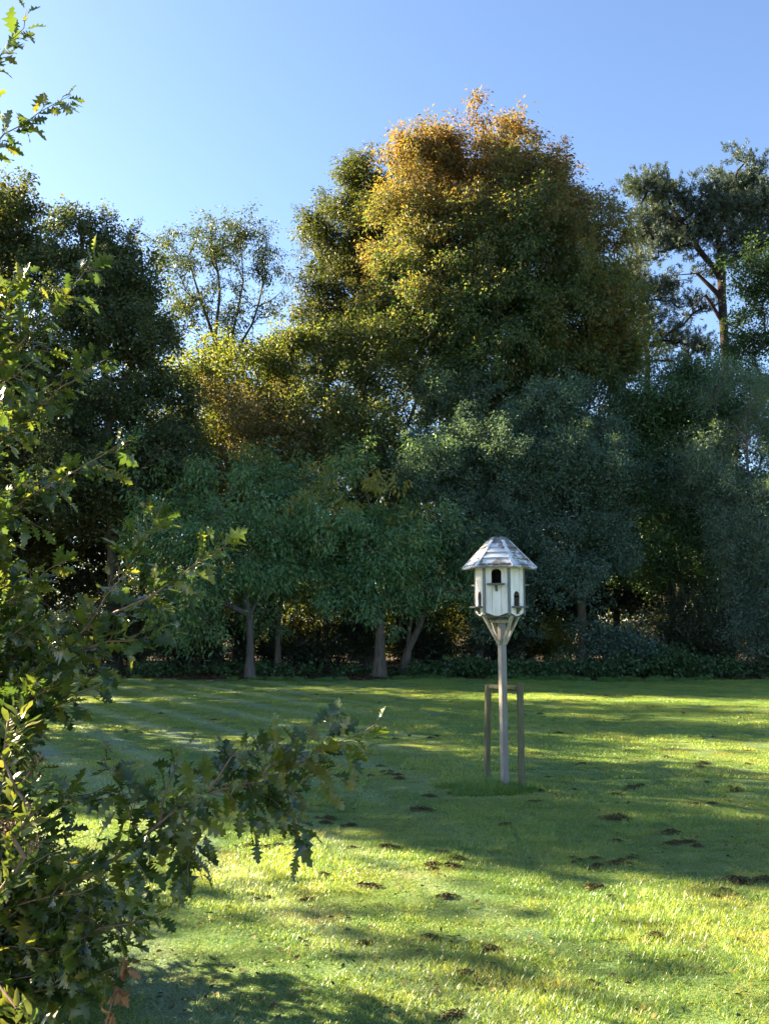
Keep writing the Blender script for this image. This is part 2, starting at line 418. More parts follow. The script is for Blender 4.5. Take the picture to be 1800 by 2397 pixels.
# ------------------------------------------------------------------ masses of small pieces: patches or sprays set out by geometry nodes
def scatter_group():
    ng = bpy.data.node_groups.new('scatter', 'GeometryNodeTree')
    ng.interface.new_socket('Geometry', in_out='INPUT', socket_type='NodeSocketGeometry')
    ng.interface.new_socket('Geometry', in_out='OUTPUT', socket_type='NodeSocketGeometry')
    A = ng.nodes.new; gi, go_ = A('NodeGroupInput'), A('NodeGroupOutput')
    def attr(nm, ty):
        n = A('GeometryNodeInputNamedAttribute'); n.data_type = ty; n.inputs['Name'].default_value = nm
        return n.outputs['Attribute']
    sep = A('GeometryNodeSeparateGeometry'); sep.domain = 'POINT'
    spl = A('GeometryNodeSplitToInstances'); spl.domain = 'POINT'
    iop = A('GeometryNodeInstanceOnPoints'); iop.inputs['Pick Instance'].default_value = True
    L = ng.links.new
    L(gi.outputs[0], sep.inputs['Geometry']); L(attr('is_spot', 'BOOLEAN'), sep.inputs['Selection'])
    L(sep.outputs['Inverted'], spl.inputs['Geometry']); L(attr('variant', 'INT'), spl.inputs['Group ID'])
    L(sep.outputs['Selection'], iop.inputs['Points']); L(spl.outputs['Instances'], iop.inputs['Instance'])
    L(attr('turn', 'FLOAT_VECTOR'), iop.inputs['Rotation']); L(attr('size', 'FLOAT_VECTOR'), iop.inputs['Scale'])
    L(iop.outputs[0], go_.inputs[0])
    return ng
SCATTER = scatter_group()

def scatter(name, variants, pts, eul, scl, mat, parent=None, smooth=False):
    """One object: the variants (verts, tris) are set out on pts with Euler turns and scales."""
    V, T, I, nb = [], [], [], 0
    for i, (v, t_) in enumerate(variants):
        V.append(v); T.append(t_ + nb); I.append(np.full(len(v), i, np.int32)); nb += len(v)
    k = len(pts)
    me = mesh_np(name, np.concatenate(V + [np.asarray(pts)]), np.concatenate(T), None, mat, smooth)
    assert len(me.vertices) == nb + k
    sp = np.zeros(nb + k, bool); sp[nb:] = True
    me.attributes.new('is_spot', 'BOOLEAN', 'POINT').data.foreach_set('value', sp)
    me.attributes.new('variant', 'INT', 'POINT').data.foreach_set('value', np.concatenate(I + [np.zeros(k, np.int32)]))
    e = np.zeros((nb + k, 3), np.float32); e[nb:] = eul
    me.attributes.new('turn', 'FLOAT_VECTOR', 'POINT').data.foreach_set('vector', e.ravel())
    e = np.ones((nb + k, 3), np.float32); e[nb:] = scl
    me.attributes.new('size', 'FLOAT_VECTOR', 'POINT').data.foreach_set('vector', e.ravel())
    o = link(name, me, parent); md = o.modifiers.new('scatter', 'NODES'); md.node_group = SCATTER
    tag(o, kind='stuff')
    return o

# ------------------------------------------------------------------ foliage and tree builders
def leaf_cloud(name, P, A, Nn, L, W, mat, parent=None, fold=0.12):
    """One mesh of folded leaf blades: base P, axis A, normal Nn, length L, width W (arrays)."""
    v, T = leaf_geo(P, A, Nn, L, W, fold)
    return link(name, mesh_np(name, v, T, None, mat), parent)

def leaf_geo(P, A, Nn, L, W, fold=0.12):
    A = nrm(A); S = nrm(np.cross(A, Nn)); Nn = np.cross(S, A)
    L = np.asarray(L)[:, None]; W = np.asarray(W)[:, None]
    mid = P + A * L * 0.46
    v = np.stack([P, mid + S * W * 0.5 + Nn * W * fold, P + A * L - Nn * L * 0.08, mid - S * W * 0.5 + Nn * W * fold], 1).reshape(-1, 3)
    b = np.arange(len(P), dtype=np.int32)[:, None] * 4
    T = np.concatenate([b + np.array([[0, 1, 2]]), b + np.array([[0, 2, 3]])], 1).reshape(-1, 3)
    return v, T

PER = 1.45
def rand_dirs(n):
    return nrm(rng.normal(size=(n, 3)))

def lobes_px(rows, spacing, ragged=0.3, hollow=0.16, shoots=0.07):
    """Lobes given as (px, py, depth, rx_px, ry_px[, rdepth_m[, fill]]) -> clump centres, outward directions."""
    C, O, Wt = [], [], []
    for row in rows:
        px, py, D, rx, ry = row[:5]
        s = D / FPX
        c = at(px, py, D); rad = np.array((rx * s, row[5] if len(row) > 5 and row[5] else 0.5 * (rx + ry) * s * 0.9, ry * s))
        fill = row[6] if len(row) > 6 else 1.0
        area = 4 * math.pi * ((rad[0] * rad[1]) ** 1.6 / 3 + (rad[0] * rad[2]) ** 1.6 / 3 + (rad[1] * rad[2]) ** 1.6 / 3) ** (1 / 1.6)
        n = max(6, int(fill * area / spacing ** 2))
        # clumps gather into boughs, with gaps of shade between them
        K = max(4, int(n / (5 if fill < 0.6 else 9))); bd = rand_dirs(K)
        bd[:, 1] = np.where(rng.random(K) < 0.35, -np.abs(bd[:, 1]), bd[:, 1])      # a little denser on the near side
        brad = rng.uniform(0.66, 1.16, K)
        bi = rng.integers(0, K, n)
        sp = 0.85 / max(0.8, float(rad.mean()))
        d = nrm(bd[bi] + rng.normal(size=(n, 3)) * min(0.42, sp))
        r = np.where(rng.random(n) < 0.8, brad[bi] + rng.normal(size=n) * 0.07, rng.uniform(0.3, 0.8, n))
        C.append(c + d * rad * r[:, None]); O.append(nrm(d / rad)); Wt.append(np.full(n, fill))
    C, O = np.concatenate(C), np.concatenate(O)
    # uneven surface: bulges, hollows with nothing in them, and shoots that stand out
    w1, w2 = waves(C, 0), waves(C, 1)
    C = C + O * (w1 * ragged)[:, None]
    keep = w2 > np.quantile(w2, hollow)
    C, O = C[keep], O[keep]; S = np.ones(len(C))
    m = rng.random(len(C)) < shoots
    if m.any():
        D = nrm(O[m] * 0.7 + np.array((0, 0, 0.55)) + rng.normal(size=(m.sum(), 3)) * 0.25)
        ex = [C[m] + D * (f * rng.uniform(0.5, 1.25, m.sum()) * spacing * 1.5)[:, None] for f in (0.55, 1.0)]
        C = np.concatenate([C] + ex); O = np.concatenate([O, D, D]); S = np.concatenate([S, np.full(m.sum(), 0.75), np.full(m.sum(), 0.5)])
    return C, O, S

WV = [(rand_k, ph) for rand_k, ph in [(np.random.default_rng(90 + i).normal(size=(7, 3)), np.random.default_rng(190 + i).uniform(0, 6.3, 7)) for i in range(2)]]
def waves(C, i):
    k, ph = WV[i]
    k = k / np.linalg.norm(k, axis=1, keepdims=True) * (2 * math.pi / np.array([1.3, 1.7, 2.2, 2.8, 3.6, 4.6, 6.0]))[:, None]
    return np.sin(C @ k.T + ph).sum(1) / 2.6

def sprays(n, rs, size, aspect, droop, spread, flat, k=4):
    out = []
    for i in range(k):
        off = rng.normal(size=(n, 3)) * rs * 0.5; off[:, 2] *= flat
        A = nrm(np.array((0.35, 0, 0.0)) + rng.normal(size=(n, 3)) * 0.6 * spread + off / rs * 0.7); A[:, 2] -= droop; A = nrm(A)
        Nn = nrm(np.array((0.35, 0, 0.85)) + rng.normal(size=(n, 3)) * 0.5)
        L = size * rng.uniform(0.6, 1.35, n)
        out.append(leaf_geo(off, A, Nn, L, L * aspect * rng.uniform(0.8, 1.2, n)))
    return out

def crown(name, C, O, S, mat, parent, o, n=46, rs=0.36, size=0.13, aspect=0.5, droop=0.35, spread=1.0, flat=0.7, per=2, jit=0.2):
    ci = np.repeat(np.arange(len(C)), per); k = len(ci)
    P = C[ci] + rng.normal(size=(k, 3)) * jit * np.where(S[ci] < 1, 0.3, 1)[:, None]
    ok = P[:, 2] > 0.12; P, ci = P[ok], ci[ok]; k = len(ci)
    turn = np.stack([rng.normal(size=k) * 0.3, rng.normal(size=k) * 0.3 - np.clip(O[ci][:, 2], -0.4, 1) * 0.4, np.arctan2(O[ci][:, 1], O[ci][:, 0]) + rng.normal(size=k) * 0.6], 1)
    sc = (rng.uniform(0.75, 1.25, k) * S[ci])[:, None] * np.ones(3)
    return scatter(name, sprays(n, rs, size, aspect, droop, spread, flat), P - o, turn, sc, mat, parent)

def tubes(nodes, parents, radii, mat, name, parent, sides=7):
    P = np.asarray(nodes); par = np.asarray(parents); radii = np.asarray(radii)
    allx = np.array([i for i in range(len(P)) if par[i] >= 0])
    Vs, Qs, nb = [], [], 0
    for thin in (False, True):
        idx = allx[(radii[allx] < 0.03) == thin]; sd = 4 if thin and sides < 20 else sides % 20
        if not len(idx): continue
        a, b = P[par[idx]], P[idx]
        ra, rb = np.minimum(radii[par[idx]], radii[idx] * 1.6), radii[idx]
        ax = nrm(b - a); ref = np.where(np.abs(ax[:, 2:3]) > 0.9, np.array([[1.0, 0, 0]]), np.array([[0, 0, 1.0]]))
        u = nrm(np.cross(ax, ref)); w = np.cross(ax, u)
        ang = np.arange(sd) * 2 * math.pi / sd
        ring = u[:, None] * np.cos(ang)[None, :, None] + w[:, None] * np.sin(ang)[None, :, None]
        Vs.append(np.concatenate([a[:, None] + ring * ra[:, None, None], b[:, None] + ring * rb[:, None, None]], 1).reshape(-1, 3))
        base = nb + (np.arange(len(idx)) * 2 * sd)[:, None]; nb += len(idx) * 2 * sd
        k = np.arange(sd); k2 = (k + 1) % sd
        Qs.append(np.stack([base + k, base + k2, base + k2 + sd, base + k + sd], 2).reshape(-1, 4))
    return link(name, mesh_np(name, np.concatenate(Vs), None, np.concatenate(Qs), mat, True), parent)

def grow(trunk, clumps, tip_r=0.012, expo=0.42, step=0.7, up=0.35, rtrunk=None, wob=0.12, limb=0.5, flare=True):
    """Trunk polylines (list of node lists, each later one starts from the nearest node), then every clump is joined to the branch nearest to it."""
    nodes, par, meta = [], [], []
    for ln_i, line in enumerate(trunk):
        line = [np.array(p, float) for p in line]
        li_total = sum(np.linalg.norm(line[i + 1] - line[i]) for i in range(len(line) - 1)) or 1.0; run = 0.0
        if not nodes: prev = -1
        else:
            prev = int(np.argmin([np.linalg.norm(np.array(n) - line[0]) for n in nodes])); 
        for q in line:
            if prev >= 0:
                d = q - nodes[prev]; k = max(1, int(np.linalg.norm(d) / (step * 1.2)))
                s0 = nodes[prev].copy()
                for j in range(1, k + 1):
                    pt = s0 + d * j / k + (rng.normal(size=3) * wob * (0.12 if ln_i == 0 else 0.35) if j < k else 0)
                    run += np.linalg.norm(pt - nodes[prev])
                    nodes.append(pt); par.append(prev); prev = len(nodes) - 1; meta.append((ln_i, min(1.0, run / li_total)))
            else:
                nodes.append(q); par.append(-1); prev = 0; meta.append((0, 0.0))
    ntrunk = len(nodes)
    base = nodes[0]
    order = np.argsort(np.min(np.linalg.norm(clumps[:, None] - np.array(nodes)[None, ::2], axis=2), axis=1))
    tips = []
    arr = np.zeros((len(nodes) + len(clumps) * 14 + 10, 3)); arr[:len(nodes)] = nodes
    n = len(nodes)
    for ci in order:
        c = clumps[ci]
        A = arr[:n]; d = c - A
        dist = np.sqrt((d * d).sum(1))
        cost = dist + np.clip(A[:, 2] - c[2] + up * dist, 0, None) * 0.9
        if ntrunk > 3: cost[:max(2, ntrunk // 6)] += 1.5
        j = int(np.argmin(cost)); dj = dist[j]
        k = min(12, max(1, int(dj / step)))
        prev = j; s0 = A[j].copy(); dd = c - s0
        side = rng.normal(size=3) * wob * min(dj, 2.5) * 0.5
        for q in range(1, k + 1):
            f = q / k
            pt = s0 + dd * f + side * math.sin(math.pi * f) + np.array((0, 0, -0.06 * dj * math.sin(math.pi * f)))
            arr[n] = pt; nodes.append(pt); par.append(prev); prev = n; n += 1
        tips.append(prev)
    cnt = np.zeros(n)
    for tp in tips: cnt[tp] += 1
    for i in range(n - 1, 0, -1): cnt[par[i]] += cnt[i]
    rad = tip_r * np.maximum(cnt, 0.5) ** expo
    if rtrunk:
        for i in range(ntrunk):
            li, f = meta[i]
            rad[i] = max(rad[i], rtrunk * ((1 - 0.82 * f) if li == 0 else limb * (1 - 0.86 * f)))
            if li == 0 and arr[i, 2] - base[2] < 0.5 and flare: rad[i] *= 1 + 0.5 * (1 - (arr[i, 2] - base[2]) / 0.5) ** 2
    return arr[:n], par, rad

def fill_leaves(C, O, per, rc, size, aspect, droop, spread=1.0, flat=0.7, bunch=0):
    """Leaves round the clump centres C."""
    n = len(C) * per
    ci = np.repeat(np.arange(len(C)), per)
    off = rng.normal(size=(n, 3)) * rc * 0.55; off[:, 2] *= flat
    P = C[ci] + off
    A = nrm(O[ci] * 0.5 + rng.normal(size=(n, 3)) * 0.65 * spread + off / rc * 0.6) ; A[:, 2] -= droop; A = nrm(A)
    Nn = nrm(np.array((0, 0, 0.85)) + O[ci] * 0.45 + rng.normal(size=(n, 3)) * 0.5)
    L = size * rng.uniform(0.65, 1.3, n)
    return P, A, Nn, L, L * aspect * rng.uniform(0.8, 1.2, n)

def tree(name, base, lobes, trunk, leaf, label, cat='tree', bark='bark', spacing=0.52, n=46, rs=0.36, size=0.13, aspect=0.5, droop=0.35, per=2,
         group=None, rtrunk=0.25, tip_r=0.009, step=0.7, flat=0.7, crown_name='crown', trunk_name='trunk', spread=1.0, extra=None, ragged=0.3, hollow=0.16, shoots=0.07, sides=8):
    root = empty(name, (float(base[0]), float(base[1]), 0.0))
    tag(root, label, cat, group)
    C, O, S = lobes_px(lobes, spacing, ragged, hollow, shoots)
    keep = C[:, 2] > 0.25
    C, O, S = C[keep], O[keep], S[keep]
    nodes, par, rad = grow(trunk, C, tip_r=tip_r, step=step, rtrunk=rtrunk)
    o = np.array((base[0], base[1], 0.0))
    tubes(nodes - o, par, rad, M[bark], trunk_name, root, sides)
    crown(crown_name, C, O, S, M[leaf], root, o, n, rs, size, aspect, droop, spread, flat, per)
    if extra: extra(root, o)
    return root

def px_line(*pts):
    return [at(*p) for p in pts]

def foot(px, D):
    x = (px - 900.0) / FPX * (D / CP) * 1.0
    return np.array((x * CP, D, 0.0)) if False else np.array((at(px, 1500, D)[0], D, 0.0))

# ------------------------------------------------------------------ the tree belt
# big autumn chestnut
b = foot(1180, 37)
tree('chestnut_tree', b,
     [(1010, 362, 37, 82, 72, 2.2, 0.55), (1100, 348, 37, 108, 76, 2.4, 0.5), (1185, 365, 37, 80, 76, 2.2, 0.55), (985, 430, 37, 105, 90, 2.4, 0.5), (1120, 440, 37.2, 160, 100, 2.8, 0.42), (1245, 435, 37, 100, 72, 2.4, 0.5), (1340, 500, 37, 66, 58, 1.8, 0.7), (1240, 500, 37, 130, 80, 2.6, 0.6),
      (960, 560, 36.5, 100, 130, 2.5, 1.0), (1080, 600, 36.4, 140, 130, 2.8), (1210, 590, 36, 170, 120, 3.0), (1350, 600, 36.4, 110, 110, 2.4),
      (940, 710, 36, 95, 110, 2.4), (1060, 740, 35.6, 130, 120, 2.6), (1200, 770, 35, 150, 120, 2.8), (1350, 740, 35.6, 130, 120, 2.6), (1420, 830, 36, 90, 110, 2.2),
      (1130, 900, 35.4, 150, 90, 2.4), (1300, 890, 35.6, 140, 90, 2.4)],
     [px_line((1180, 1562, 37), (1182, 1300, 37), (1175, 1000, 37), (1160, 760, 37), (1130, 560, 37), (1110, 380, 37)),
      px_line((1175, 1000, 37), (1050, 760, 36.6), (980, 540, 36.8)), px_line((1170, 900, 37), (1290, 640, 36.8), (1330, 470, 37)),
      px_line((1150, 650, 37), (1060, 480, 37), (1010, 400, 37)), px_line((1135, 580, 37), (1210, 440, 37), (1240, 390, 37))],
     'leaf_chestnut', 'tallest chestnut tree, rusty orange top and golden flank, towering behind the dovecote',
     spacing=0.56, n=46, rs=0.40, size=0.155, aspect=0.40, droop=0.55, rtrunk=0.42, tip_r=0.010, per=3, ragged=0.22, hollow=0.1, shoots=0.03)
# dark chestnut behind its left shoulder
b = foot(840, 41)
tree('chestnut_tree', b,
     [(885, 425, 41, 75, 65, 1.8), (810, 490, 41, 70, 80, 1.8), (745, 570, 41, 55, 80, 1.6), (725, 660, 41, 45, 60, 1.4), (745, 745, 41, 65, 45, 1.5), (850, 560, 41, 80, 130, 2.2),
      (820, 690, 41, 85, 110, 2.2), (900, 600, 41.5, 80, 160, 2.2), (810, 800, 41, 100, 60, 2.0), (720, 800, 41, 55, 40, 1.4), (890, 770, 41.5, 80, 90, 2.0)],
     [px_line((840, 1547, 41), (845, 1100, 41), (850, 800, 41), (855, 560, 41), (885, 430, 41)), px_line((850, 800, 41), (770, 640, 41), (745, 570, 41))],
     'leaf_chestnut_dark', 'dark olive chestnut tree with yellowing edges against the left flank of the tallest tree',
     spacing=0.6, n=46, rs=0.42, size=0.165, aspect=0.40, droop=0.55, rtrunk=0.35)
# thin tree with sky showing through
b = foot(510, 39)
tree('thin_tree', b,
     [(545, 560, 39, 95, 48, 1.8, 0.40), (435, 600, 39, 75, 55, 1.5, 0.38), (620, 640, 39, 50, 85, 1.4, 0.36), (515, 660, 39, 120, 90, 2.0, 0.30), (440, 700, 39, 70, 70, 1.4, 0.35),
      (600, 770, 39, 75, 80, 1.5, 0.30), (480, 800, 39, 85, 70, 1.6, 0.40), (555, 540, 39, 60, 25, 1.2, 0.5)],
     [px_line((510, 1553, 39), (512, 1200, 39), (515, 950, 39), (505, 800, 39), (470, 700, 39), (440, 600, 39)), px_line((515, 950, 39), (545, 790, 39), (570, 660, 39), (560, 550, 39)),
      px_line((530, 860, 39), (590, 760, 39), (625, 640, 39)), px_line((505, 800, 39), (515, 680, 39), (500, 590, 39))],
     'leaf_thin', 'slender thin-leaved tree with blue sky showing through its open crown', bark='bark',
     spacing=0.5, n=34, rs=0.34, size=0.15, aspect=0.36, droop=0.75, rtrunk=0.18, tip_r=0.010, per=2, ragged=0.35, hollow=0.1)
# dark maples on the left
b = foot(270, 33)
tree('maple_tree', b,
     [(182, 505, 33, 20, 45, 0.6, 0.8), (243, 540, 33, 18, 45, 0.6, 0.8), (302, 575, 33, 18, 40, 0.6, 0.8), (345, 600, 33, 20, 35, 0.6, 0.7), (125, 560, 33, 18, 35, 0.6, 0.8), (185, 560, 33, 55, 60, 1.2, 0.7), (245, 590, 33, 50, 60, 1.2, 0.7), (320, 620, 33, 45, 55, 1.1, 0.6), (130, 600, 33, 55, 45, 1.2, 0.8), (290, 690, 33, 95, 75, 1.8), (190, 700, 33, 120, 100, 2.0), (330, 800, 33, 105, 100, 2.0), (200, 850, 33, 140, 140, 2.4),
      (360, 930, 33, 105, 110, 2.0), (250, 1000, 33, 140, 140, 2.2), (400, 1060, 33, 95, 110, 1.8), (150, 1100, 33, 140, 150, 2.2), (330, 1170, 33.5, 120, 110, 2.0)],
     [px_line((270, 1573, 33), (265, 1300, 33), (255, 1000, 33), (240, 800, 33), (200, 620, 33), (185, 510, 33)), px_line((255, 1000, 33), (330, 800, 33), (320, 640, 33))],
     'leaf_maple', 'near-black maple tree with spiky upright top shoots behind the foreground oak', spacing=0.56, n=44, rs=0.36, size=0.125, aspect=0.72, droop=0.45, shoots=0.12, rtrunk=0.26)
b = foot(20, 35)
tree('maple_tree', b,
     [(48, 445, 35, 16, 40, 0.6, 0.8), (15, 440, 35, 18, 45, 0.6, 0.8), (35, 485, 35, 40, 45, 1.2, 0.8), (30, 540, 35, 85, 70, 1.8), (-60, 600, 35, 120, 140, 2.2), (70, 640, 35, 100, 100, 2.0), (10, 780, 35, 140, 130, 2.4), (-80, 850, 35, 120, 150, 2.2), (40, 960, 35, 150, 150, 2.4), (-60, 1150, 35, 150, 160, 2.4), (60, 1230, 35, 120, 120, 2.0)],
     [px_line((20, 1566, 35), (15, 1200, 35), (20, 900, 35), (25, 650, 35), (35, 460, 35))],
     'leaf_chestnut_dark', 'bronze-tinged maple tree cut by the edge of the picture, above the foreground oak', spacing=0.6, n=44, rs=0.38, size=0.13, aspect=0.7, droop=0.4, shoots=0.1, rtrunk=0.28)
# sunlit lime tree
b = foot(560, 37)
tree('lime_tree', b,
     [(530, 860, 37, 100, 70, 1.8, 0.8), (640, 880, 37, 110, 70, 1.8, 0.6), (560, 960, 37, 140, 100, 2.2), (680, 960, 37, 90, 90, 1.8), (470, 950, 37, 70, 110, 1.6), (570, 1080, 37.5, 150, 120, 2.2), (470, 1120, 37.5, 80, 120, 1.6)],
     [px_line((560, 1560, 37), (560, 1250, 37), (560, 1050, 37), (555, 870, 37))],
     'leaf_lime', 'bright yellow-green sunlit lime tree below the thin open-crowned tree', spacing=0.6, n=36, rs=0.38, size=0.12, aspect=0.7, droop=0.3, hollow=0.28, ragged=0.5, rtrunk=0.25)
b = foot(640, 35)
tree('seeding_tree', b,
     [(560, 960, 34.5, 75, 55, 1.2), (640, 1020, 34.5, 85, 70, 1.4), (560, 1070, 34.5, 85, 85, 1.4), (690, 1110, 34.5, 85, 85, 1.4), (600, 1170, 34.5, 110, 90, 1.6), (520, 1200, 34.5, 60, 90, 1.4)],
     [px_line((640, 1567, 34.5), (635, 1300, 34.5), (610, 1100, 34.5), (580, 960, 34.5))],
     'leaf_brownish', 'tan-topped tree with dry brown seed clusters below the bright lime tree', spacing=0.54, n=44, rs=0.36, size=0.10, aspect=0.55, droop=0.3, hollow=0.25, ragged=0.5, rtrunk=0.18)
# elm in the middle
b = foot(860, 35)
tree('elm_tree', b,
     [(700, 815, 35.6, 80, 60, 1.6), (790, 790, 35.5, 80, 55, 1.6), (880, 810, 35.4, 85, 60, 1.8), (760, 860, 35.5, 95, 70, 1.8), (870, 890, 35, 110, 85, 2.0), (770, 960, 35, 110, 95, 2.0), (930, 980, 34.5, 110, 100, 2.0), (810, 1060, 34.5, 125, 90, 2.0), (930, 1110, 34.5, 110, 100, 1.8), (990, 880, 35, 80, 70, 1.6)],
     [px_line((860, 1566, 35), (860, 1300, 35), (860, 1080, 35), (850, 880, 35)), px_line((860, 1200, 35), (940, 1040, 34.7), (985, 900, 35))],
     'leaf_elm', 'mid green elm tree speckled with light between the lime and the blue-green thicket', spacing=0.58, n=40, rs=0.38, size=0.115, aspect=0.6, droop=0.4, hollow=0.25, ragged=0.5, rtrunk=0.25)
# blue-green thicket behind the dovecote
b = foot(1120, 33)
tree('hawthorn_tree', b,
     [(1090, 960, 33, 110, 75, 1.6), (1010, 1050, 32.5, 85, 95, 1.6), (1140, 1060, 32.5, 110, 95, 1.8), (1060, 1170, 32, 110, 100, 1.8), (1190, 1180, 32, 95, 100, 1.6), (1110, 1290, 32, 120, 90, 1.6), (1180, 1380, 32, 90, 70, 1.3)],
     [px_line((1120, 1573, 33), (1125, 1380, 33), (1115, 1180, 33), (1095, 960, 33)), px_line((1125, 1380, 33), (1180, 1200, 32.7), (1160, 1040, 33))],
     'leaf_blue', 'blue-green hawthorn tree straight behind the dovecote roof', spacing=0.50, n=60, rs=0.34, size=0.085, aspect=0.6, droop=0.15, rtrunk=0.14, tip_r=0.010, per=3, hollow=0.24, ragged=0.55, shoots=0.12)
b = foot(1355, 32)
tree('hawthorn_tree', b,
     [(1300, 1000, 32.5, 90, 80, 1.6), (1400, 1000, 32.5, 90, 90, 1.6), (1290, 1110, 32, 90, 90, 1.6), (1390, 1130, 32, 110, 90, 1.8), (1310, 1230, 31.5, 110, 85, 1.7), (1430, 1250, 32, 95, 90, 1.6), (1340, 1340, 31.5, 120, 70, 1.5)],
     [px_line((1365, 1578, 32), (1362, 1450, 32), (1350, 1250, 32), (1320, 1010, 32)), px_line((1362, 1400, 32), (1420, 1200, 32), (1410, 1010, 32.3))],
     'leaf_blue', 'blue-green hawthorn tree with a bare pale stem, right of the dovecote', spacing=0.50, n=60, rs=0.34, size=0.085, aspect=0.6, droop=0.15, rtrunk=0.13, tip_r=0.010, per=3, hollow=0.24, ragged=0.55, shoots=0.12)
# evergreen holly, willow, oak, pines on the right
b = foot(1590, 34)
tree('holly_tree', b,
     [(1610, 880, 34, 95, 60, 1.6), (1530, 950, 34, 100, 90, 1.7), (1680, 920, 34, 80, 80, 1.6), (1610, 1000, 33.5, 120, 100, 1.8), (1500, 1080, 33.5, 95, 110, 1.7), (1600, 1160, 33.5, 120, 110, 1.8), (1510, 1240, 33.5, 90, 120, 1.7), (1600, 1330, 33.5, 110, 100, 1.7)],
     [px_line((1590, 1570, 34), (1590, 1300, 34), (1595, 1080, 34), (1605, 890, 34))],
     'leaf_holly', 'dense dark evergreen holly tree below the tall pine', spacing=0.52, n=56, rs=0.36, size=0.10, aspect=0.5, droop=0.2, per=3, hollow=0.2, ragged=0.5, shoots=0.1, rtrunk=0.2)
b = foot(1750, 30.5)
tree('willow_tree', b,
     [(1745, 960, 30.5, 75, 65, 1.2, 0.8), (1690, 1050, 30.5, 85, 75, 1.4), (1800, 1050, 30.5, 80, 100, 1.5), (1670, 1150, 30.3, 80, 70, 1.3), (1760, 1180, 30, 95, 100, 1.5), (1730, 1300, 30, 85, 95, 1.4), (1810, 1320, 30, 90, 110, 1.4), (1760, 1440, 30, 85, 90, 1.3), (1830, 1480, 30, 80, 90, 1.2)],
     [px_line((1785, 1584, 30.5), (1770, 1450, 30.5), (1755, 1250, 30.5), (1745, 980, 30.5)), px_line((1760, 1350, 30.5), (1700, 1180, 30.4), (1685, 1050, 30.5))],
     'leaf_willow', 'grey-green willow tree reaching down to the grass at the lawn corner', bark='bark_pale', spacing=0.48, n=60, rs=0.33, size=0.10, aspect=0.32, droop=0.2, rtrunk=0.12, tip_r=0.009, per=3, hollow=0.22, ragged=0.5, shoots=0.12)
b = foot(1830, 36)
tree('oak_tree', b,
     [(1770, 650, 36, 65, 45, 1.4), (1830, 640, 36, 70, 60, 1.6), (1750, 710, 36, 55, 35, 1.2), (1800, 780, 36, 90, 50, 1.6), (1850, 720, 36, 80, 80, 1.8), (1720, 810, 36, 45, 40, 1.0, 0.8), (1830, 880, 36, 80, 60, 1.6)],
     [px_line((1840, 1563, 36), (1838, 1200, 36), (1835, 900, 36), (1830, 650, 36)), px_line((1836, 1000, 36), (1770, 860, 36), (1730, 800, 36))],
     'leaf_oak_far', 'fresh green oak tree cut by the picture edge, in front of the tall pine', spacing=0.54, n=46, rs=0.36, size=0.11, aspect=0.6, droop=0.3, rtrunk=0.3)

def needle_tufts(C, Dirs, per, L, W):
    """Bottle-brush shoots: narrow needles fanning out along an upturned axis."""
    n = len(C) * per
    ci = np.repeat(np.arange(len(C)), per)
    t = rng.random(n)
    ax = Dirs[ci]
    P = C[ci] + ax * (t * L * 1.3)[:, None]
    A = nrm(ax * 0.75 + rand_dirs(n) * 0.85)
    return P, A, rand_dirs(n), L * rng.uniform(0.6, 1.1, n) * (1 - 0.35 * t), np.full(n, W)

def pine(name, label, base, lobes, trunk, spacing, per, L, W, tufts=3, rtrunk=0.3, mat='needle'):
    root = empty(name, (float(base[0]), float(base[1]), 0.0)); tag(root, label, 'tree')
    C, O, S_ = lobes_px(lobes, spacing, 0.2, 0.1, 0.05)
    nodes, par, rad = grow(trunk, C, tip_r=0.02, expo=0.36, step=0.8, up=0.1, rtrunk=rtrunk, wob=0.2)
    o = np.array((base[0], base[1], 0.0))
    tubes(nodes - o, par, rad, M['bark_pine'], 'trunk', root, 6)
    ci = np.repeat(np.arange(len(C)), tufts)
    TC = C[ci] + rng.normal(size=(len(ci), 3)) * 0.24
    TD = nrm(O[ci] * 0.45 + rng.normal(size=(len(ci), 3)) * 0.3 + np.array((0, 0, 0.8)))
    P, A, Nn, Ln, W_ = needle_tufts(TC, TD, per, L, W)
    leaf_cloud('crown', P - o, A, Nn, Ln, W_, M[mat], root, 0.0)
    return root

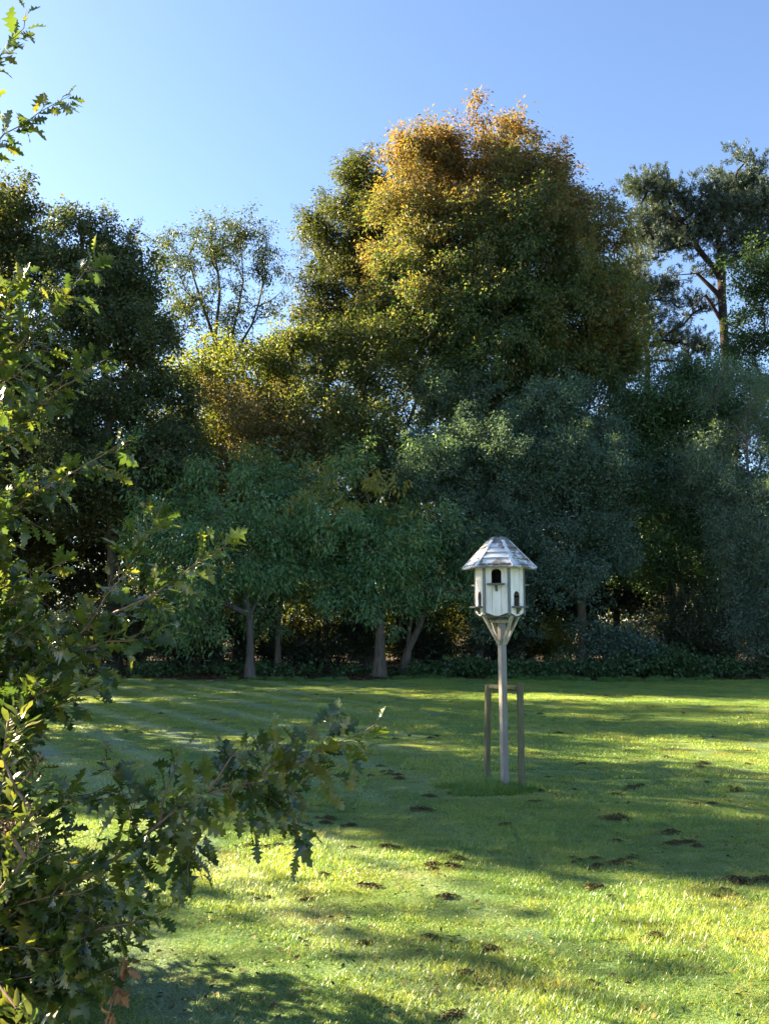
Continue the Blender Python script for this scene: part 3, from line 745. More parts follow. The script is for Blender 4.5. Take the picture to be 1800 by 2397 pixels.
pine('pine_tree', 'tall pine tree with flat needle tiers and a bare trunk at the right skyline', foot(1700, 44),
     [(1485, 440, 44, 26, 22, 0.8), (1740, 395, 44, 30, 28, 0.9), (1512, 445, 44, 48, 34, 1.2), (1560, 480, 44, 70, 38, 1.5), (1650, 475, 44, 70, 34, 1.5), (1725, 430, 44, 45, 42, 1.2), (1765, 455, 44, 40, 36, 1.2), (1720, 505, 44, 90, 34, 1.8), (1800, 540, 44, 60, 32, 1.5), (1540, 515, 44, 70, 26, 1.3), (1610, 520, 44, 80, 24, 1.4),
      (1530, 548, 44, 65, 15, 1.0), (1620, 545, 44, 60, 20, 1.2), (1690, 565, 44, 90, 28, 1.8), (1780, 590, 44, 80, 25, 1.6), (1590, 575, 44, 40, 15, 0.9), (1640, 620, 44, 40, 22, 1.0, 0.7), (1500, 600, 44, 35, 14, 0.9, 0.6), (1840, 480, 44, 60, 60, 1.5)],
     [px_line((1700, 1541, 44), (1698, 1100, 44), (1695, 800, 44), (1688, 640, 44), (1680, 560, 44), (1725, 400, 44)), px_line((1688, 640, 44), (1620, 570, 44), (1540, 590, 44)),
      px_line((1690, 660, 44), (1640, 590, 44), (1570, 480, 44)), px_line((1692, 700, 44), (1630, 640, 44), (1570, 645, 44)), px_line((1688, 620, 44), (1750, 590, 44), (1810, 560, 44)),
      px_line((1694, 760, 44), (1650, 690, 44), (1600, 740, 44))],
     0.60, 26, 0.25, 0.032, 7, 0.33)
pine('pine_tree', 'shorter ragged pine tree filling the gap between tallest tree and tall pine', foot(1520, 47),
     [(1480, 560, 47, 22, 40, 0.8, 0.8), (1500, 640, 47, 45, 45, 1.2, 0.8), (1555, 690, 47, 60, 35, 1.4, 0.9), (1490, 730, 47, 50, 50, 1.3, 0.8), (1550, 770, 47, 75, 45, 1.5, 0.9), (1600, 830, 47, 80, 40, 1.6, 0.8), (1510, 850, 47, 70, 50, 1.5, 0.8), (1640, 720, 47, 60, 40, 1.2, 0.5), (1460, 680, 47, 40, 50, 1.2, 0.8)],
     [px_line((1520, 1537, 47), (1520, 1100, 47), (1515, 850, 47), (1500, 680, 47), (1482, 540, 47))],
     0.60, 24, 0.26, 0.032, 6, 0.22)

# the cherries along the edge of the lawn
def cherry(label, px, D, w_px, lobes, trunk, gold=None, bark='bark_pale'):
    b = foot(px, D)
    def extra(root, o):
        if gold:
            C, O, S = lobes_px(gold, 0.5)
            c = crown('crown', C, O, S, M['leaf_cherry_gold'], root, o, 18, 0.26, 0.2, 0.3, 1.2, 0.7, 0.8, 1)
            tag(c, 'golden drooping leaves at the sunlit top')
    return tree('cherry_tree', b, lobes, trunk, 'leaf_cherry', label, group='cherry trees along the far edge of the lawn', bark=bark, spacing=0.52, n=30, rs=0.38, size=0.16, aspect=0.30,
                droop=0.95, rtrunk=w_px / 2 * D / FPX, tip_r=0.008, step=0.5, spread=0.8, extra=extra, sides=12, hollow=0.32, ragged=0.8, shoots=0.14)
cherry('cherry tree with a straight pale ringed trunk, leftmost of the row', 585, 30, 20,
       [(380, 1080, 31.4, 60, 60, 1.2, 0.4), (540, 1050, 31.4, 60, 50, 1.2, 0.35), (470, 1120, 31, 70, 60, 1.3, 0.7), (590, 1120, 31, 75, 55, 1.3, 0.6), (420, 1290, 30.2, 85, 90, 1.5), (500, 1220, 30.2, 100, 85, 1.7), (610, 1220, 30, 90, 85, 1.6), (470, 1370, 29.8, 120, 70, 1.6), (585, 1340, 29.8, 110, 80, 1.7), (400, 1190, 31, 80, 90, 1.4), (400, 1410, 29.8, 70, 50, 1.1), (660, 1330, 29.8, 70, 85, 1.4)],
       [px_line((585, 1585, 30), (586, 1500, 30), (585, 1440, 30), (560, 1330, 30), (520, 1230, 30)), px_line((585, 1440, 30), (630, 1370, 30), (640, 1250, 30)), px_line((585, 1440, 30), (500, 1400, 29.9), (430, 1330, 30))])
cherry('cherry tree with a dim slender trunk just right of the pale ringed one', 650, 31.5, 16,
       [(640, 1020, 32, 50, 50, 1.0, 0.35), (760, 1130, 32, 60, 60, 1.2, 0.4), (690, 1090, 32, 60, 50, 1.2, 0.6), (660, 1180, 31.5, 85, 70, 1.5), (730, 1250, 31.3, 85, 75, 1.5), (690, 1340, 31.2, 80, 70, 1.4), (620, 1160, 31.8, 70, 60, 1.2)],
       [px_line((650, 1579, 31.5), (652, 1450, 31.5), (670, 1320, 31.5), (690, 1200, 31.5))], bark='bark')
cherry('cherry tree with the stoutest dark trunk and golden top leaves', 888, 30.3, 28,
       [(820, 1120, 30.6, 80, 60, 1.4, 0.45), (790, 1230, 30.2, 100, 75, 1.6), (880, 1220, 30.2, 90, 70, 1.6), (830, 1330, 30, 115, 80, 1.7), (930, 1320, 30, 105, 80, 1.7), (740, 1340, 30, 75, 75, 1.3), (900, 1410, 30, 100, 50, 1.4), (790, 1400, 30, 80, 40, 1.2)],
       [px_line((888, 1583, 30.3), (890, 1480, 30.3), (888, 1420, 30.3), (850, 1310, 30.3), (790, 1210, 30.3)), px_line((888, 1420, 30.3), (930, 1330, 30.2), (930, 1240, 30.2)), px_line((860, 1330, 30.3), (870, 1200, 30.3), (850, 1110, 30.4))],
       gold=[(770, 1085, 29.6, 50, 28, 0.6, 0.7), (890, 1130, 29.5, 60, 30, 0.7, 0.6), (720, 1160, 29.4, 50, 35, 0.6, 0.6), (820, 1165, 29.3, 70, 30, 0.7, 0.55), (800, 1250, 29.7, 70, 50, 0.6, 0.2), (960, 1210, 29.7, 60, 50, 0.6, 0.15)], bark='bark')
cherry('cherry tree with a leaning forked trunk, rightmost of the row', 950, 31.3, 22,
       [(980, 1130, 31.8, 60, 45, 1.1, 0.6), (1010, 1270, 31, 85, 65, 1.5), (1090, 1330, 31, 75, 70, 1.4), (1010, 1370, 30.8, 95, 65, 1.5), (1120, 1410, 30.8, 65, 50, 1.2), (960, 1200, 31.5, 70, 50, 1.2)],
       [px_line((945, 1578, 31.3), (955, 1520, 31.3), (980, 1470, 31.3), (1010, 1380, 31.3), (1020, 1270, 31.3)), px_line((955, 1520, 31.3), (965, 1440, 31.3), (960, 1330, 31.3))], bark='bark')

# the closed row of woodland trees behind
BACK = [
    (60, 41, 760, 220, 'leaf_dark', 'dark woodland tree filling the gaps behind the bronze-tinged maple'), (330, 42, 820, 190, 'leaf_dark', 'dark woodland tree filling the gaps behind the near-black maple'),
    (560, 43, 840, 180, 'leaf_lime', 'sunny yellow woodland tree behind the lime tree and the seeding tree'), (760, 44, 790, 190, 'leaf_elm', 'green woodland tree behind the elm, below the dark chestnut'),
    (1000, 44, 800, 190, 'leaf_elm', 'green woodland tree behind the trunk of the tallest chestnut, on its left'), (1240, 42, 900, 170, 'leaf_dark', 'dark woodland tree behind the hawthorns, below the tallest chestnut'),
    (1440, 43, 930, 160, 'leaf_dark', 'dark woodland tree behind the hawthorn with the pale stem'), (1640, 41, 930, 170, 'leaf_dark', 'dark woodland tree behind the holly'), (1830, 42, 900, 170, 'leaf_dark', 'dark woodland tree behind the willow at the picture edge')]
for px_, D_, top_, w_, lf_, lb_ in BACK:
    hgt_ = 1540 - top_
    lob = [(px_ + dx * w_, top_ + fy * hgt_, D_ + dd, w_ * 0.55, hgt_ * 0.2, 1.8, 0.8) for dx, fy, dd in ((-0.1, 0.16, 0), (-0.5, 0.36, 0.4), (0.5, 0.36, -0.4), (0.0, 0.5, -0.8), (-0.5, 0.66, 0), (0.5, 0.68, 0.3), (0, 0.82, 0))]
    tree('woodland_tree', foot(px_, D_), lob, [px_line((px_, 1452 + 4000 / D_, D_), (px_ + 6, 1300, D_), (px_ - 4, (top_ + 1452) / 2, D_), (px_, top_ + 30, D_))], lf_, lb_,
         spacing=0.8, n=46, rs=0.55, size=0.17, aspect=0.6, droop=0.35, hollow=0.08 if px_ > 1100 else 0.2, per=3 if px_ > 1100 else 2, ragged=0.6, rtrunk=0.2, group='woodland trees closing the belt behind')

# undergrowth shrubs in the dark below the trees, each its own thing
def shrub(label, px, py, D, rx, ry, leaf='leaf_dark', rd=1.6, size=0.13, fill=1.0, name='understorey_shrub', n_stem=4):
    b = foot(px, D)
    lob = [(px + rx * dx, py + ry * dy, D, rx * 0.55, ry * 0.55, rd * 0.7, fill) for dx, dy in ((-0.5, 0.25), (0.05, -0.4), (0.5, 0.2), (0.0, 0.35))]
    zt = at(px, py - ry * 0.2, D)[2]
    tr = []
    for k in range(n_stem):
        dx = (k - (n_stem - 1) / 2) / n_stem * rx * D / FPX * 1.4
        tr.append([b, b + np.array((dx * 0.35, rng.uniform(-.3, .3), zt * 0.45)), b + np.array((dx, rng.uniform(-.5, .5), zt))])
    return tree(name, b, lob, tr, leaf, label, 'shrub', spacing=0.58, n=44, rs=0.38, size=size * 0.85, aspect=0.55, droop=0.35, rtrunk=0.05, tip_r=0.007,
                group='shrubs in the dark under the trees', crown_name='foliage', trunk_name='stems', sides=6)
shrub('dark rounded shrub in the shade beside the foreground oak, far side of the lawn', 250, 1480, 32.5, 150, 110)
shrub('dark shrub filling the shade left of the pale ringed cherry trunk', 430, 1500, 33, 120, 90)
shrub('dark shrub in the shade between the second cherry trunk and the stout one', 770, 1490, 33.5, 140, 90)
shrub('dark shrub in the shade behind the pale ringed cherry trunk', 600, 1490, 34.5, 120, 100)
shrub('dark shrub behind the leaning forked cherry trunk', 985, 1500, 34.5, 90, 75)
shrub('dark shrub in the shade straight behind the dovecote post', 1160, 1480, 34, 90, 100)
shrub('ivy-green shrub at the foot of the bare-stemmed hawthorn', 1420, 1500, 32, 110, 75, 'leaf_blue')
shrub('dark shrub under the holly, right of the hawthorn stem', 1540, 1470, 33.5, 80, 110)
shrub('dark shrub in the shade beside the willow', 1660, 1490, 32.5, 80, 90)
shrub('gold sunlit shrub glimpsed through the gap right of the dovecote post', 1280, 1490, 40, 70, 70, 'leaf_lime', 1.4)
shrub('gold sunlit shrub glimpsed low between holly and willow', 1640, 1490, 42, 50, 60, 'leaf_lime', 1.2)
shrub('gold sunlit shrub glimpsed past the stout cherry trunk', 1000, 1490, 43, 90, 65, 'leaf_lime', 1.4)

# far wood beyond the belt, one mass
def far_wood():
    C, O = [], []
    for i in range(150):
        x = rng.uniform(-46, 46); y = rng.uniform(54, 70); h = rng.uniform(6.5, 11.5)
        n = 34
        d = rand_dirs(n); d[:, 2] = np.abs(d[:, 2])
        C.append(np.array((x, y, 0.3)) + d * np.array((2.6, 2.4, h)) * rng.uniform(0.65, 1.05, n)[:, None]); O.append(d)
    C, O = np.concatenate(C), np.concatenate(O)
    o = crown('far_wood', C, O, np.ones(len(C)), M['leaf_far'], None, np.zeros(3), 34, 0.8, 0.26, 0.6, 0.3, per=1)
    tag(o, 'far mass of sunlit autumn woodland behind the tree belt', 'woodland', kind='stuff')
far_wood()

# ivy and brambles along the edge of the lawn
def undergrowth():
    C, O = [], []
    for i in range(760):
        x = rng.uniform(-15, 15.5)
        tall = 1.0 if x > 2.0 else 0.35
        if x < 1.0 and rng.random() < 0.7: continue
        tall *= 0.55 + 0.75 * (0.5 + 0.5 * math.sin(0.9 * x + 1.7 * math.sin(0.5 * x)))
        y = 29.9 + abs(rng.normal()) * 1.0 + (0.4 if x < 2 else 0)
        C.append((x, y, 0.05 + rng.random() ** 1.3 * 0.62 * tall * (0.7 + 0.5 * math.sin(x * 1.7) ** 2))); O.append((0, -0.6, 0.8))
    o = crown('undergrowth', np.array(C) + np.array((0, 0, 0.1)), nrm(np.array(O)), np.ones(len(C)), M['leaf_holly'], None, np.zeros(3), 44, 0.3, 0.105, 0.75, 0.3, per=1, jit=0.02)
    tag(o, 'low ivy and bramble undergrowth along the far edge of the lawn', 'undergrowth', kind='stuff')
undergrowth()

def lawn_edge():
    n = 9000
    x = rng.uniform(-17, 17, n); y = lawn_end(x) + rng.normal(size=n) * 0.35 + np.where(rng.random(n) < 0.6, rng.uniform(0, 2.5, n), 0)
    P = np.stack([x, y, hgt(x, y) + 0.02 + np.where(y > lawn_end(x), 0.03, 0.0)], 1); A = rand_dirs(n); A[:, 2] *= 0.3
    L = rng.uniform(0.05, 0.11, n)
    o = leaf_cloud('leaf_litter', P, A, nrm(np.array((0, 0, 1.0)) + rand_dirs(n) * 0.6), L, L * 0.6, M['leaf_litter'])
    tag(o, 'brown leaf litter along the far edge of the lawn', 'leaf litter', kind='stuff')
lawn_edge()

# ------------------------------------------------------------------ trees beyond the left edge that shade the lawn
def shade_tree(label, x, y, h, r, z0=1.5, per=30, fill=1.0):
    root = empty('shade_tree', (x, y, 0)); tag(root, label, 'tree', 'trees along the boundary left of the lawn')
    C, O = [], []
    for k in range(5):
        c = np.array((rng.uniform(-.35, .35) * r, rng.uniform(-.35, .35) * r, z0 + (h - z0) * rng.uniform(0.3, 0.8)))
        if k == 0: c = np.array((0, 0, (h + z0) / 2))
        rr = np.array((r * 0.72, r * 0.72, (h - z0) * (0.5 if k == 0 else 0.24)))
        n = int(fill * 4 * math.pi * rr[0] * rr[2] / 1.0)
        d = rand_dirs(n); C.append(c + d * rr * rng.uniform(0.6, 1.05, n)[:, None]); O.append(d)
    C, O = np.concatenate(C), np.concatenate(O)
    C = C[C[:, 2] > 0.4]; O = O[:len(C)]
    nodes, par, rad = grow([[np.array((0., 0, 0)), np.array((0, 0, h * 0.5)), np.array((0, 0, h * 0.85))]], C, rtrunk=0.2, step=0.9)
    tubes(nodes, par, rad, M['bark'], 'trunk', root)
    crown('crown', C, O, np.ones(len(C)), M['leaf_elm'], root, np.array((0, 0, 0.)), 44, 0.7, 0.2, 0.6, 0.3, per=1)
def on_band(c, x): return (c - 0.375 * x) / 0.927
SHADE = [  # (band c, x, height, radius, crown base, fill)
    (8.9, -16.0, 18.0, 1.5, 0.6, 1.3), (11.4, -13.5, 12.0, 2.0, 0.5, 1.1), (14.3, -16.0, 12.6, 1.5, 0.6, 1.0), (16.8, -17.0, 19.0, 1.9, 0.6, 1.2), (19.8, -20.0, 19.0, 2.0, 0.6, 1.1),
    (5.2, -15.0, 9.9, 1.0, 0.3, 0.75), (22.4, -18.0, 14.0, 1.8, 0.5, 0.8), (25.2, -18.5, 13.5, 1.8, 0.5, 0.8), (27.8, -22.0, 19.0, 2.2, 0.6, 1.2), (31.0, -20.0, 18.0, 2.6, 0.6, 1.2),
]
for i, (c, x, h, r, z0, fl) in enumerate(SHADE):
    shade_tree(('first', 'second', 'third', 'fourth', 'fifth', 'sixth', 'seventh', 'eighth', 'ninth', 'tenth')[sorted(q[0] for q in SHADE).index(c)] + ' leafy boundary tree beyond the foreground oak, left of the lawn', x, on_band(c, x), h * 0.89, r, z0, 30, fl)

# ------------------------------------------------------------------ grass: real blades set out in patches
def blade_patch(n, size, h, w, lean):
    """Blades of two triangles-and-a-quad on a square patch; returns verts, tris."""
    xy = rng.uniform(-size / 2, size / 2, (n, 2))
    th = rng.uniform(0, 2 * math.pi, n); hh = h * rng.uniform(0.5, 1.25, n); ww = w * rng.uniform(0.7, 1.3, n)
    d = np.stack([np.cos(th), np.sin(th), np.zeros(n)], 1); s = np.stack([-np.sin(th), np.cos(th), np.zeros(n)], 1)
    ln = lean * rng.uniform(0.2, 1.4, n)
    p0 = np.concatenate([xy, np.full((n, 1), -0.004)], 1)
    m = p0 + d * (hh * ln * 0.35)[:, None] + np.array((0, 0, 1)) * (hh * 0.62)[:, None]
    tip = p0 + d * (hh * ln)[:, None] + np.array((0, 0, 1)) * hh[:, None]
    v = np.stack([p0 - s * ww[:, None] / 2, p0 + s * ww[:, None] / 2, m + s * ww[:, None] * 0.42, m - s * ww[:, None] * 0.42, tip], 1).reshape(-1, 3)
    b = (np.arange(n) * 5)[:, None]
    T = np.concatenate([b + np.array([[0, 1, 2]]), b + np.array([[0, 2, 3]]), b + np.array([[3, 2, 4]])], 1).reshape(-1, 3)
    return v, T

def grass_stuff(name, patches, pts, zscale, mat, label):
    k = len(pts)
    eul = np.zeros((k, 3)); eul[:, 2] = rng.integers(0, 4, k) * (math.pi / 2) + rng.normal(size=k) * 0.15
    sc = np.ones((k, 3)); sc[:, 2] = zscale
    o = scatter(name, patches, pts, eul, sc, mat)
    return tag(o, label, 'grass', kind='stuff')

def spots(y0, y1, step, half):
    out = []
    y = y0
    while y < y1:
        xm = half * y + 0.6
        xs = np.arange(-xm, xm, step)
        out.append(np.stack([xs + rng.normal(size=len(xs)) * step * 0.08, np.full(len(xs), y) + rng.normal(size=len(xs)) * step * 0.08], 1))
        y += step
    P = np.concatenate(out)
    P = P[P[:, 1] < lawn_end(P[:, 0]) - 0.1]
    return np.concatenate([P, hgt(P[:, 0], P[:, 1])[:, None]], 1)
def tall(P):
    """Lusher and shorter drifts."""
    return np.clip(0.95 + 0.6 * np.sin(1.9 * P[:, 0] + 1.1 * np.sin(1.3 * P[:, 1])) * np.sin(1.6 * P[:, 1] + 0.7 * P[:, 0]) + rng.normal(size=len(P)) * 0.14, 0.45, 1.7)
P = spots(3.2, 10.0, 0.30, 0.56)
grass_stuff('near_grass', [blade_patch(1250, 0.34, 0.032, 0.0042, q) for q in (1.2, 1.5, 1.7)], P, tall(P), M['grass'], 'sunlit short mown grass in the near part of the lawn')
P = spots(10.0, 30.2, 0.75, 0.56)
grass_stuff('far_grass', [blade_patch(2300, 0.86, 0.032, 0.009, q) for q in (1.3, 1.6)], P, tall(P) * 0.9, M['grass'], 'shaded mown grass in the far part of the lawn')

k_ = 420
x_ = rng.uniform(-14, 17, k_); y_ = lawn_end(x_) - np.abs(rng.normal(size=k_)) * 0.3
sel = 0.5 + 0.5 * np.sin(1.1 * x_ + 2 * np.sin(0.4 * x_)) > rng.random(k_)
x_, y_ = x_[sel], y_[sel]
grass_stuff('edge_grass', [blade_patch(130, 0.34, 0.12, 0.009, q) for q in (0.8, 1.1)], np.stack([x_, y_, hgt(x_, y_)], 1), rng.uniform(0.4, 1.5, len(x_)), M['long_grass'], 'ragged longer grass left along the far edge of the lawn')
DC = ground(1181, 1850)
def long_grass():
    n = 5200
    r = np.sqrt(rng.random(n)); a = rng.uniform(0, 2 * math.pi, n)
    edge = 1 + 0.18 * np.sin(3 * a + 1) + 0.1 * np.sin(5 * a)
    X = DC[0] - 0.2 + r * np.cos(a) * 0.62 * edge; Y = DC[1] + 0.02 + r * np.sin(a) * 0.42 * edge
    v, T = blade_patch(n, 0.0, 0.125, 0.005, 0.95)
    v = v.reshape(n, 5, 3)
    v[:, :, 2] *= (1.15 - 0.75 * r ** 2)[:, None] * rng.uniform(0.6, 1.2, n)[:, None]
    v[:, :, 0] += X[:, None]; v[:, :, 1] += Y[:, None]; v[:, :, 2] += hgt(X, Y)[:, None]
    o = link('long_grass', mesh_np('long_grass', v.reshape(-1, 3), T, None, M['long_grass']))
    tag(o, 'unmown tuft of longer grass round the foot of the dovecote post', 'grass', kind='stuff')
long_grass()

# ------------------------------------------------------------------ clumps of cut grass lying on the lawn
def clump_mesh(seed, long=False):
    r = np.random.default_rng(seed)
    n = 170
    ctr = r.normal(size=(5, 3)) * np.array((0.55, 0.16, 0)); ctr[0] = 0
    c = ctr[r.integers(0, 5, n)] * np.array((1, 1, 0)) + r.normal(size=(n, 3)) * np.array((0.24, 0.2, 0.0)); c[:, 2] = np.exp(-(c[:, 0] ** 2 * 1.2 + c[:, 1] ** 2 * 4)) * r.uniform(0.1, 0.42, n) + 0.03
    A = nrm(r.normal(size=(n, 3)) * np.array((1, 1, 0.4))); Nn = nrm(r.normal(size=(n, 3)) + np.array((0, 0, 1.2)))
    S = nrm(np.cross(A, Nn)); L = r.uniform(0.12, 0.3, n)[:, None]; W = r.uniform(0.07, 0.15, n)[:, None]
    k = np.stack([c - A * L / 2, c + S * W / 2 + Nn * 0.04, c + A * L / 2 - Nn * 0.03, c - S * W / 2 + Nn * 0.04], 1).reshape(-1, 3)
    b = (np.arange(n) * 4)[:, None]
    T = np.concatenate([b + np.array([[0, 1, 2]]), b + np.array([[0, 2, 3]])], 1).reshape(-1, 3)
    # a low lumpy core
    q, m_ = 12, 4
    V, F = [], []
    for j in range(m_ + 1):
        for i in range(q):
            a = 2 * math.pi * i / q; rad = (1 - j / m_) * (0.5 + 0.25 * r.random())
            V.append((math.cos(a) * rad, math.sin(a) * rad * 0.7, (0.02 if j == 0 else 0.03 + 0.26 * (j / m_) ** 0.8 * r.uniform(0.6, 1.2))))
    for j in range(m_):
        for i in range(q):
            x0, x1 = j * q + i, j * q + (i + 1) % q
            F += [(x0, x1, x1 + q), (x0, x1 + q, x0 + q)]
    T = np.concatenate([T, np.array(F) + len(k)]); V = np.concatenate([k, np.array(V)])
    return mesh_np('grass_clump', V, T, None, M['clipping'])
CL = [clump_mesh(40 + i) for i in range(7)]
def clump(px, py, wpx, label=None, hscale=0.5, group='clumps of cut grass lying on the lawn', ry=None):
    g = ground(px, py); s = wpx * g[1] / FPX / 1.9
    o = link('grass_clump', random.choice(CL))
    o.location = (g[0], g[1], float(hgt(g[0], g[1])) + 0.004)
    o.rotation_euler = (0, 0, random.uniform(-0.5, 0.5) + random.choice((0, math.pi)))
    h = min(0.075, s * hscale * 0.7 + 0.022)
    o.scale = (s, (ry or 0.9) * s, h * 1.6)
    tag(o, label or 'small dark clump of cut grass lying loose on the mown lawn', 'grass clump', group)
    return o
NAMED = [
    (1308, 1722, 24, 'domed dark molehill-like clump alone on the shade edge right of the dovecote'),
    (1715, 2062, 110, 'largest yellowish heap of cut grass, in the sun by the right edge of the lawn'),
    (1790, 2058, 70, 'flat dark heap of cut grass cut by the picture edge, beside the largest heap'),
    (985, 1898, 80, 'wide dark clump of cut grass in the shade left below the long grass tuft'),
    (1440, 1915, 75, 'broad ragged dark clump of cut grass in shade, above the sunlit band at right'),
    (1570, 1947, 50, 'dark two-lobed clump of cut grass in the shade above the largest heap'),
    (1185, 1930, 45, 'dark clump of cut grass straight below the dovecote post'),
    (1010, 2192, 60, 'dark lump in the row of cut grass lying across the sunlit foreground'),
    (850, 2205, 50, 'dark clump at the near end of the row of cut grass in the sunlit foreground'),
    (1045, 2098, 55, 'brown clump of cut grass alone in the brightest part of the sunlit band'),
    (1150, 2215, 60, 'flat brown clump in the sunny foreground, to the right of the dark lump'),
    (1530, 2188, 70, 'brown clump of cut grass in the sunny foreground below the largest heap'),
    (1385, 2290, 50, 'dark ragged clump of cut grass in the bright bottom corner of the lawn'),
    (1090, 2275, 60, 'dark clump of cut grass in the half shade near the bottom of the lawn'),
    (1060, 2375, 90, 'wide dark clump of cut grass at the very bottom edge of the picture'),
    (1645, 1797, 40, 'brown clump of cut grass in the sun band, level with the foot of the dovecote'),
    (1365, 1795, 36, 'small brown clump of cut grass just right of the right guard stake'),
    (760, 2050, 45, 'brown clump of cut grass near the tip of the shadow of the oak'),
]
for a in NAMED: clump(*a)
cr = np.random.default_rng(77)
made = 0
while made < 170:
    px, py = cr.uniform(150, 1800), 1625 + 480 * cr.random() ** 1.25
    if abs(px - 1165) < 130 and 1780 < py < 1880: continue
    if px < 420 and py > 1760: continue
    if px < 600 and cr.random() < 0.35: continue
    for q in range(cr.integers(1, 4)):
        w = cr.uniform(12, 34) * (py - 1452) / 330 * (0.8 if px < 700 else 1)
        qx, qy = px + cr.normal() * 26, py + cr.normal() * 3.5
        row = 'out towards the trees' if qy < 1680 else 'in the middle distance' if qy < 1780 else 'about level with the dovecote foot' if qy < 1880 else 'nearer than the dovecote'
        colm = 'at the left' if qx < 800 else 'left of the dovecote' if qx < 1176 else 'right of the dovecote' if qx < 1480 else 'at the right edge'
        clump(qx, qy, max(11, min(w, 58)), 'small dark clump of cut grass ' + row + ', ' + colm, hscale=0.45); made += 1

def crumbs():
    C = []
    for i in range(420):
        px, py = cr.uniform(100, 1800), 1600 + 790 * cr.random() ** 1.3
        g = ground(px, py); n = cr.integers(2, 7)
        q = g[None] + cr.normal(size=(n, 3)) * np.array((0.16, 0.10, 0)); C.append(q)
    C = np.concatenate(C); n = len(C)
    C[:, 2] = hgt(C[:, 0], C[:, 1]) + 0.022
    A = rand_dirs(n); A[:, 2] *= 0.3
    L = cr.uniform(0.02, 0.055, n)
    o = leaf_cloud('grass_clippings', C, A, nrm(np.array((0, 0, 1.0)) + rand_dirs(n) * 0.6), L, L * 0.55, M['clipping'])
    tag(o, 'crumbs of dark cut grass strewn thinly over the lawn', 'grass clippings', kind='stuff')
crumbs()
def fallen():
    n = 46
    px, py = cr.uniform(250, 1790, n), 1640 + 720 * cr.random(n) ** 1.2
    G = np.array([ground(a, b_) for a, b_ in zip(px, py)]); G[:, 2] = hgt(G[:, 0], G[:, 1]) + 0.035
    L = cr.uniform(0.03, 0.055, n); A = rand_dirs(n); A[:, 2] *= 0.3
    o = leaf_cloud('fallen_leaves', G, A, nrm(np.array((0, 0, 1.0)) + rand_dirs(n) * 0.5), L, L * 0.6, M['leaf_dead'])
    tag(o, 'few rusty fallen leaves dotted over the grass', 'fallen leaves', kind='stuff')
fallen()

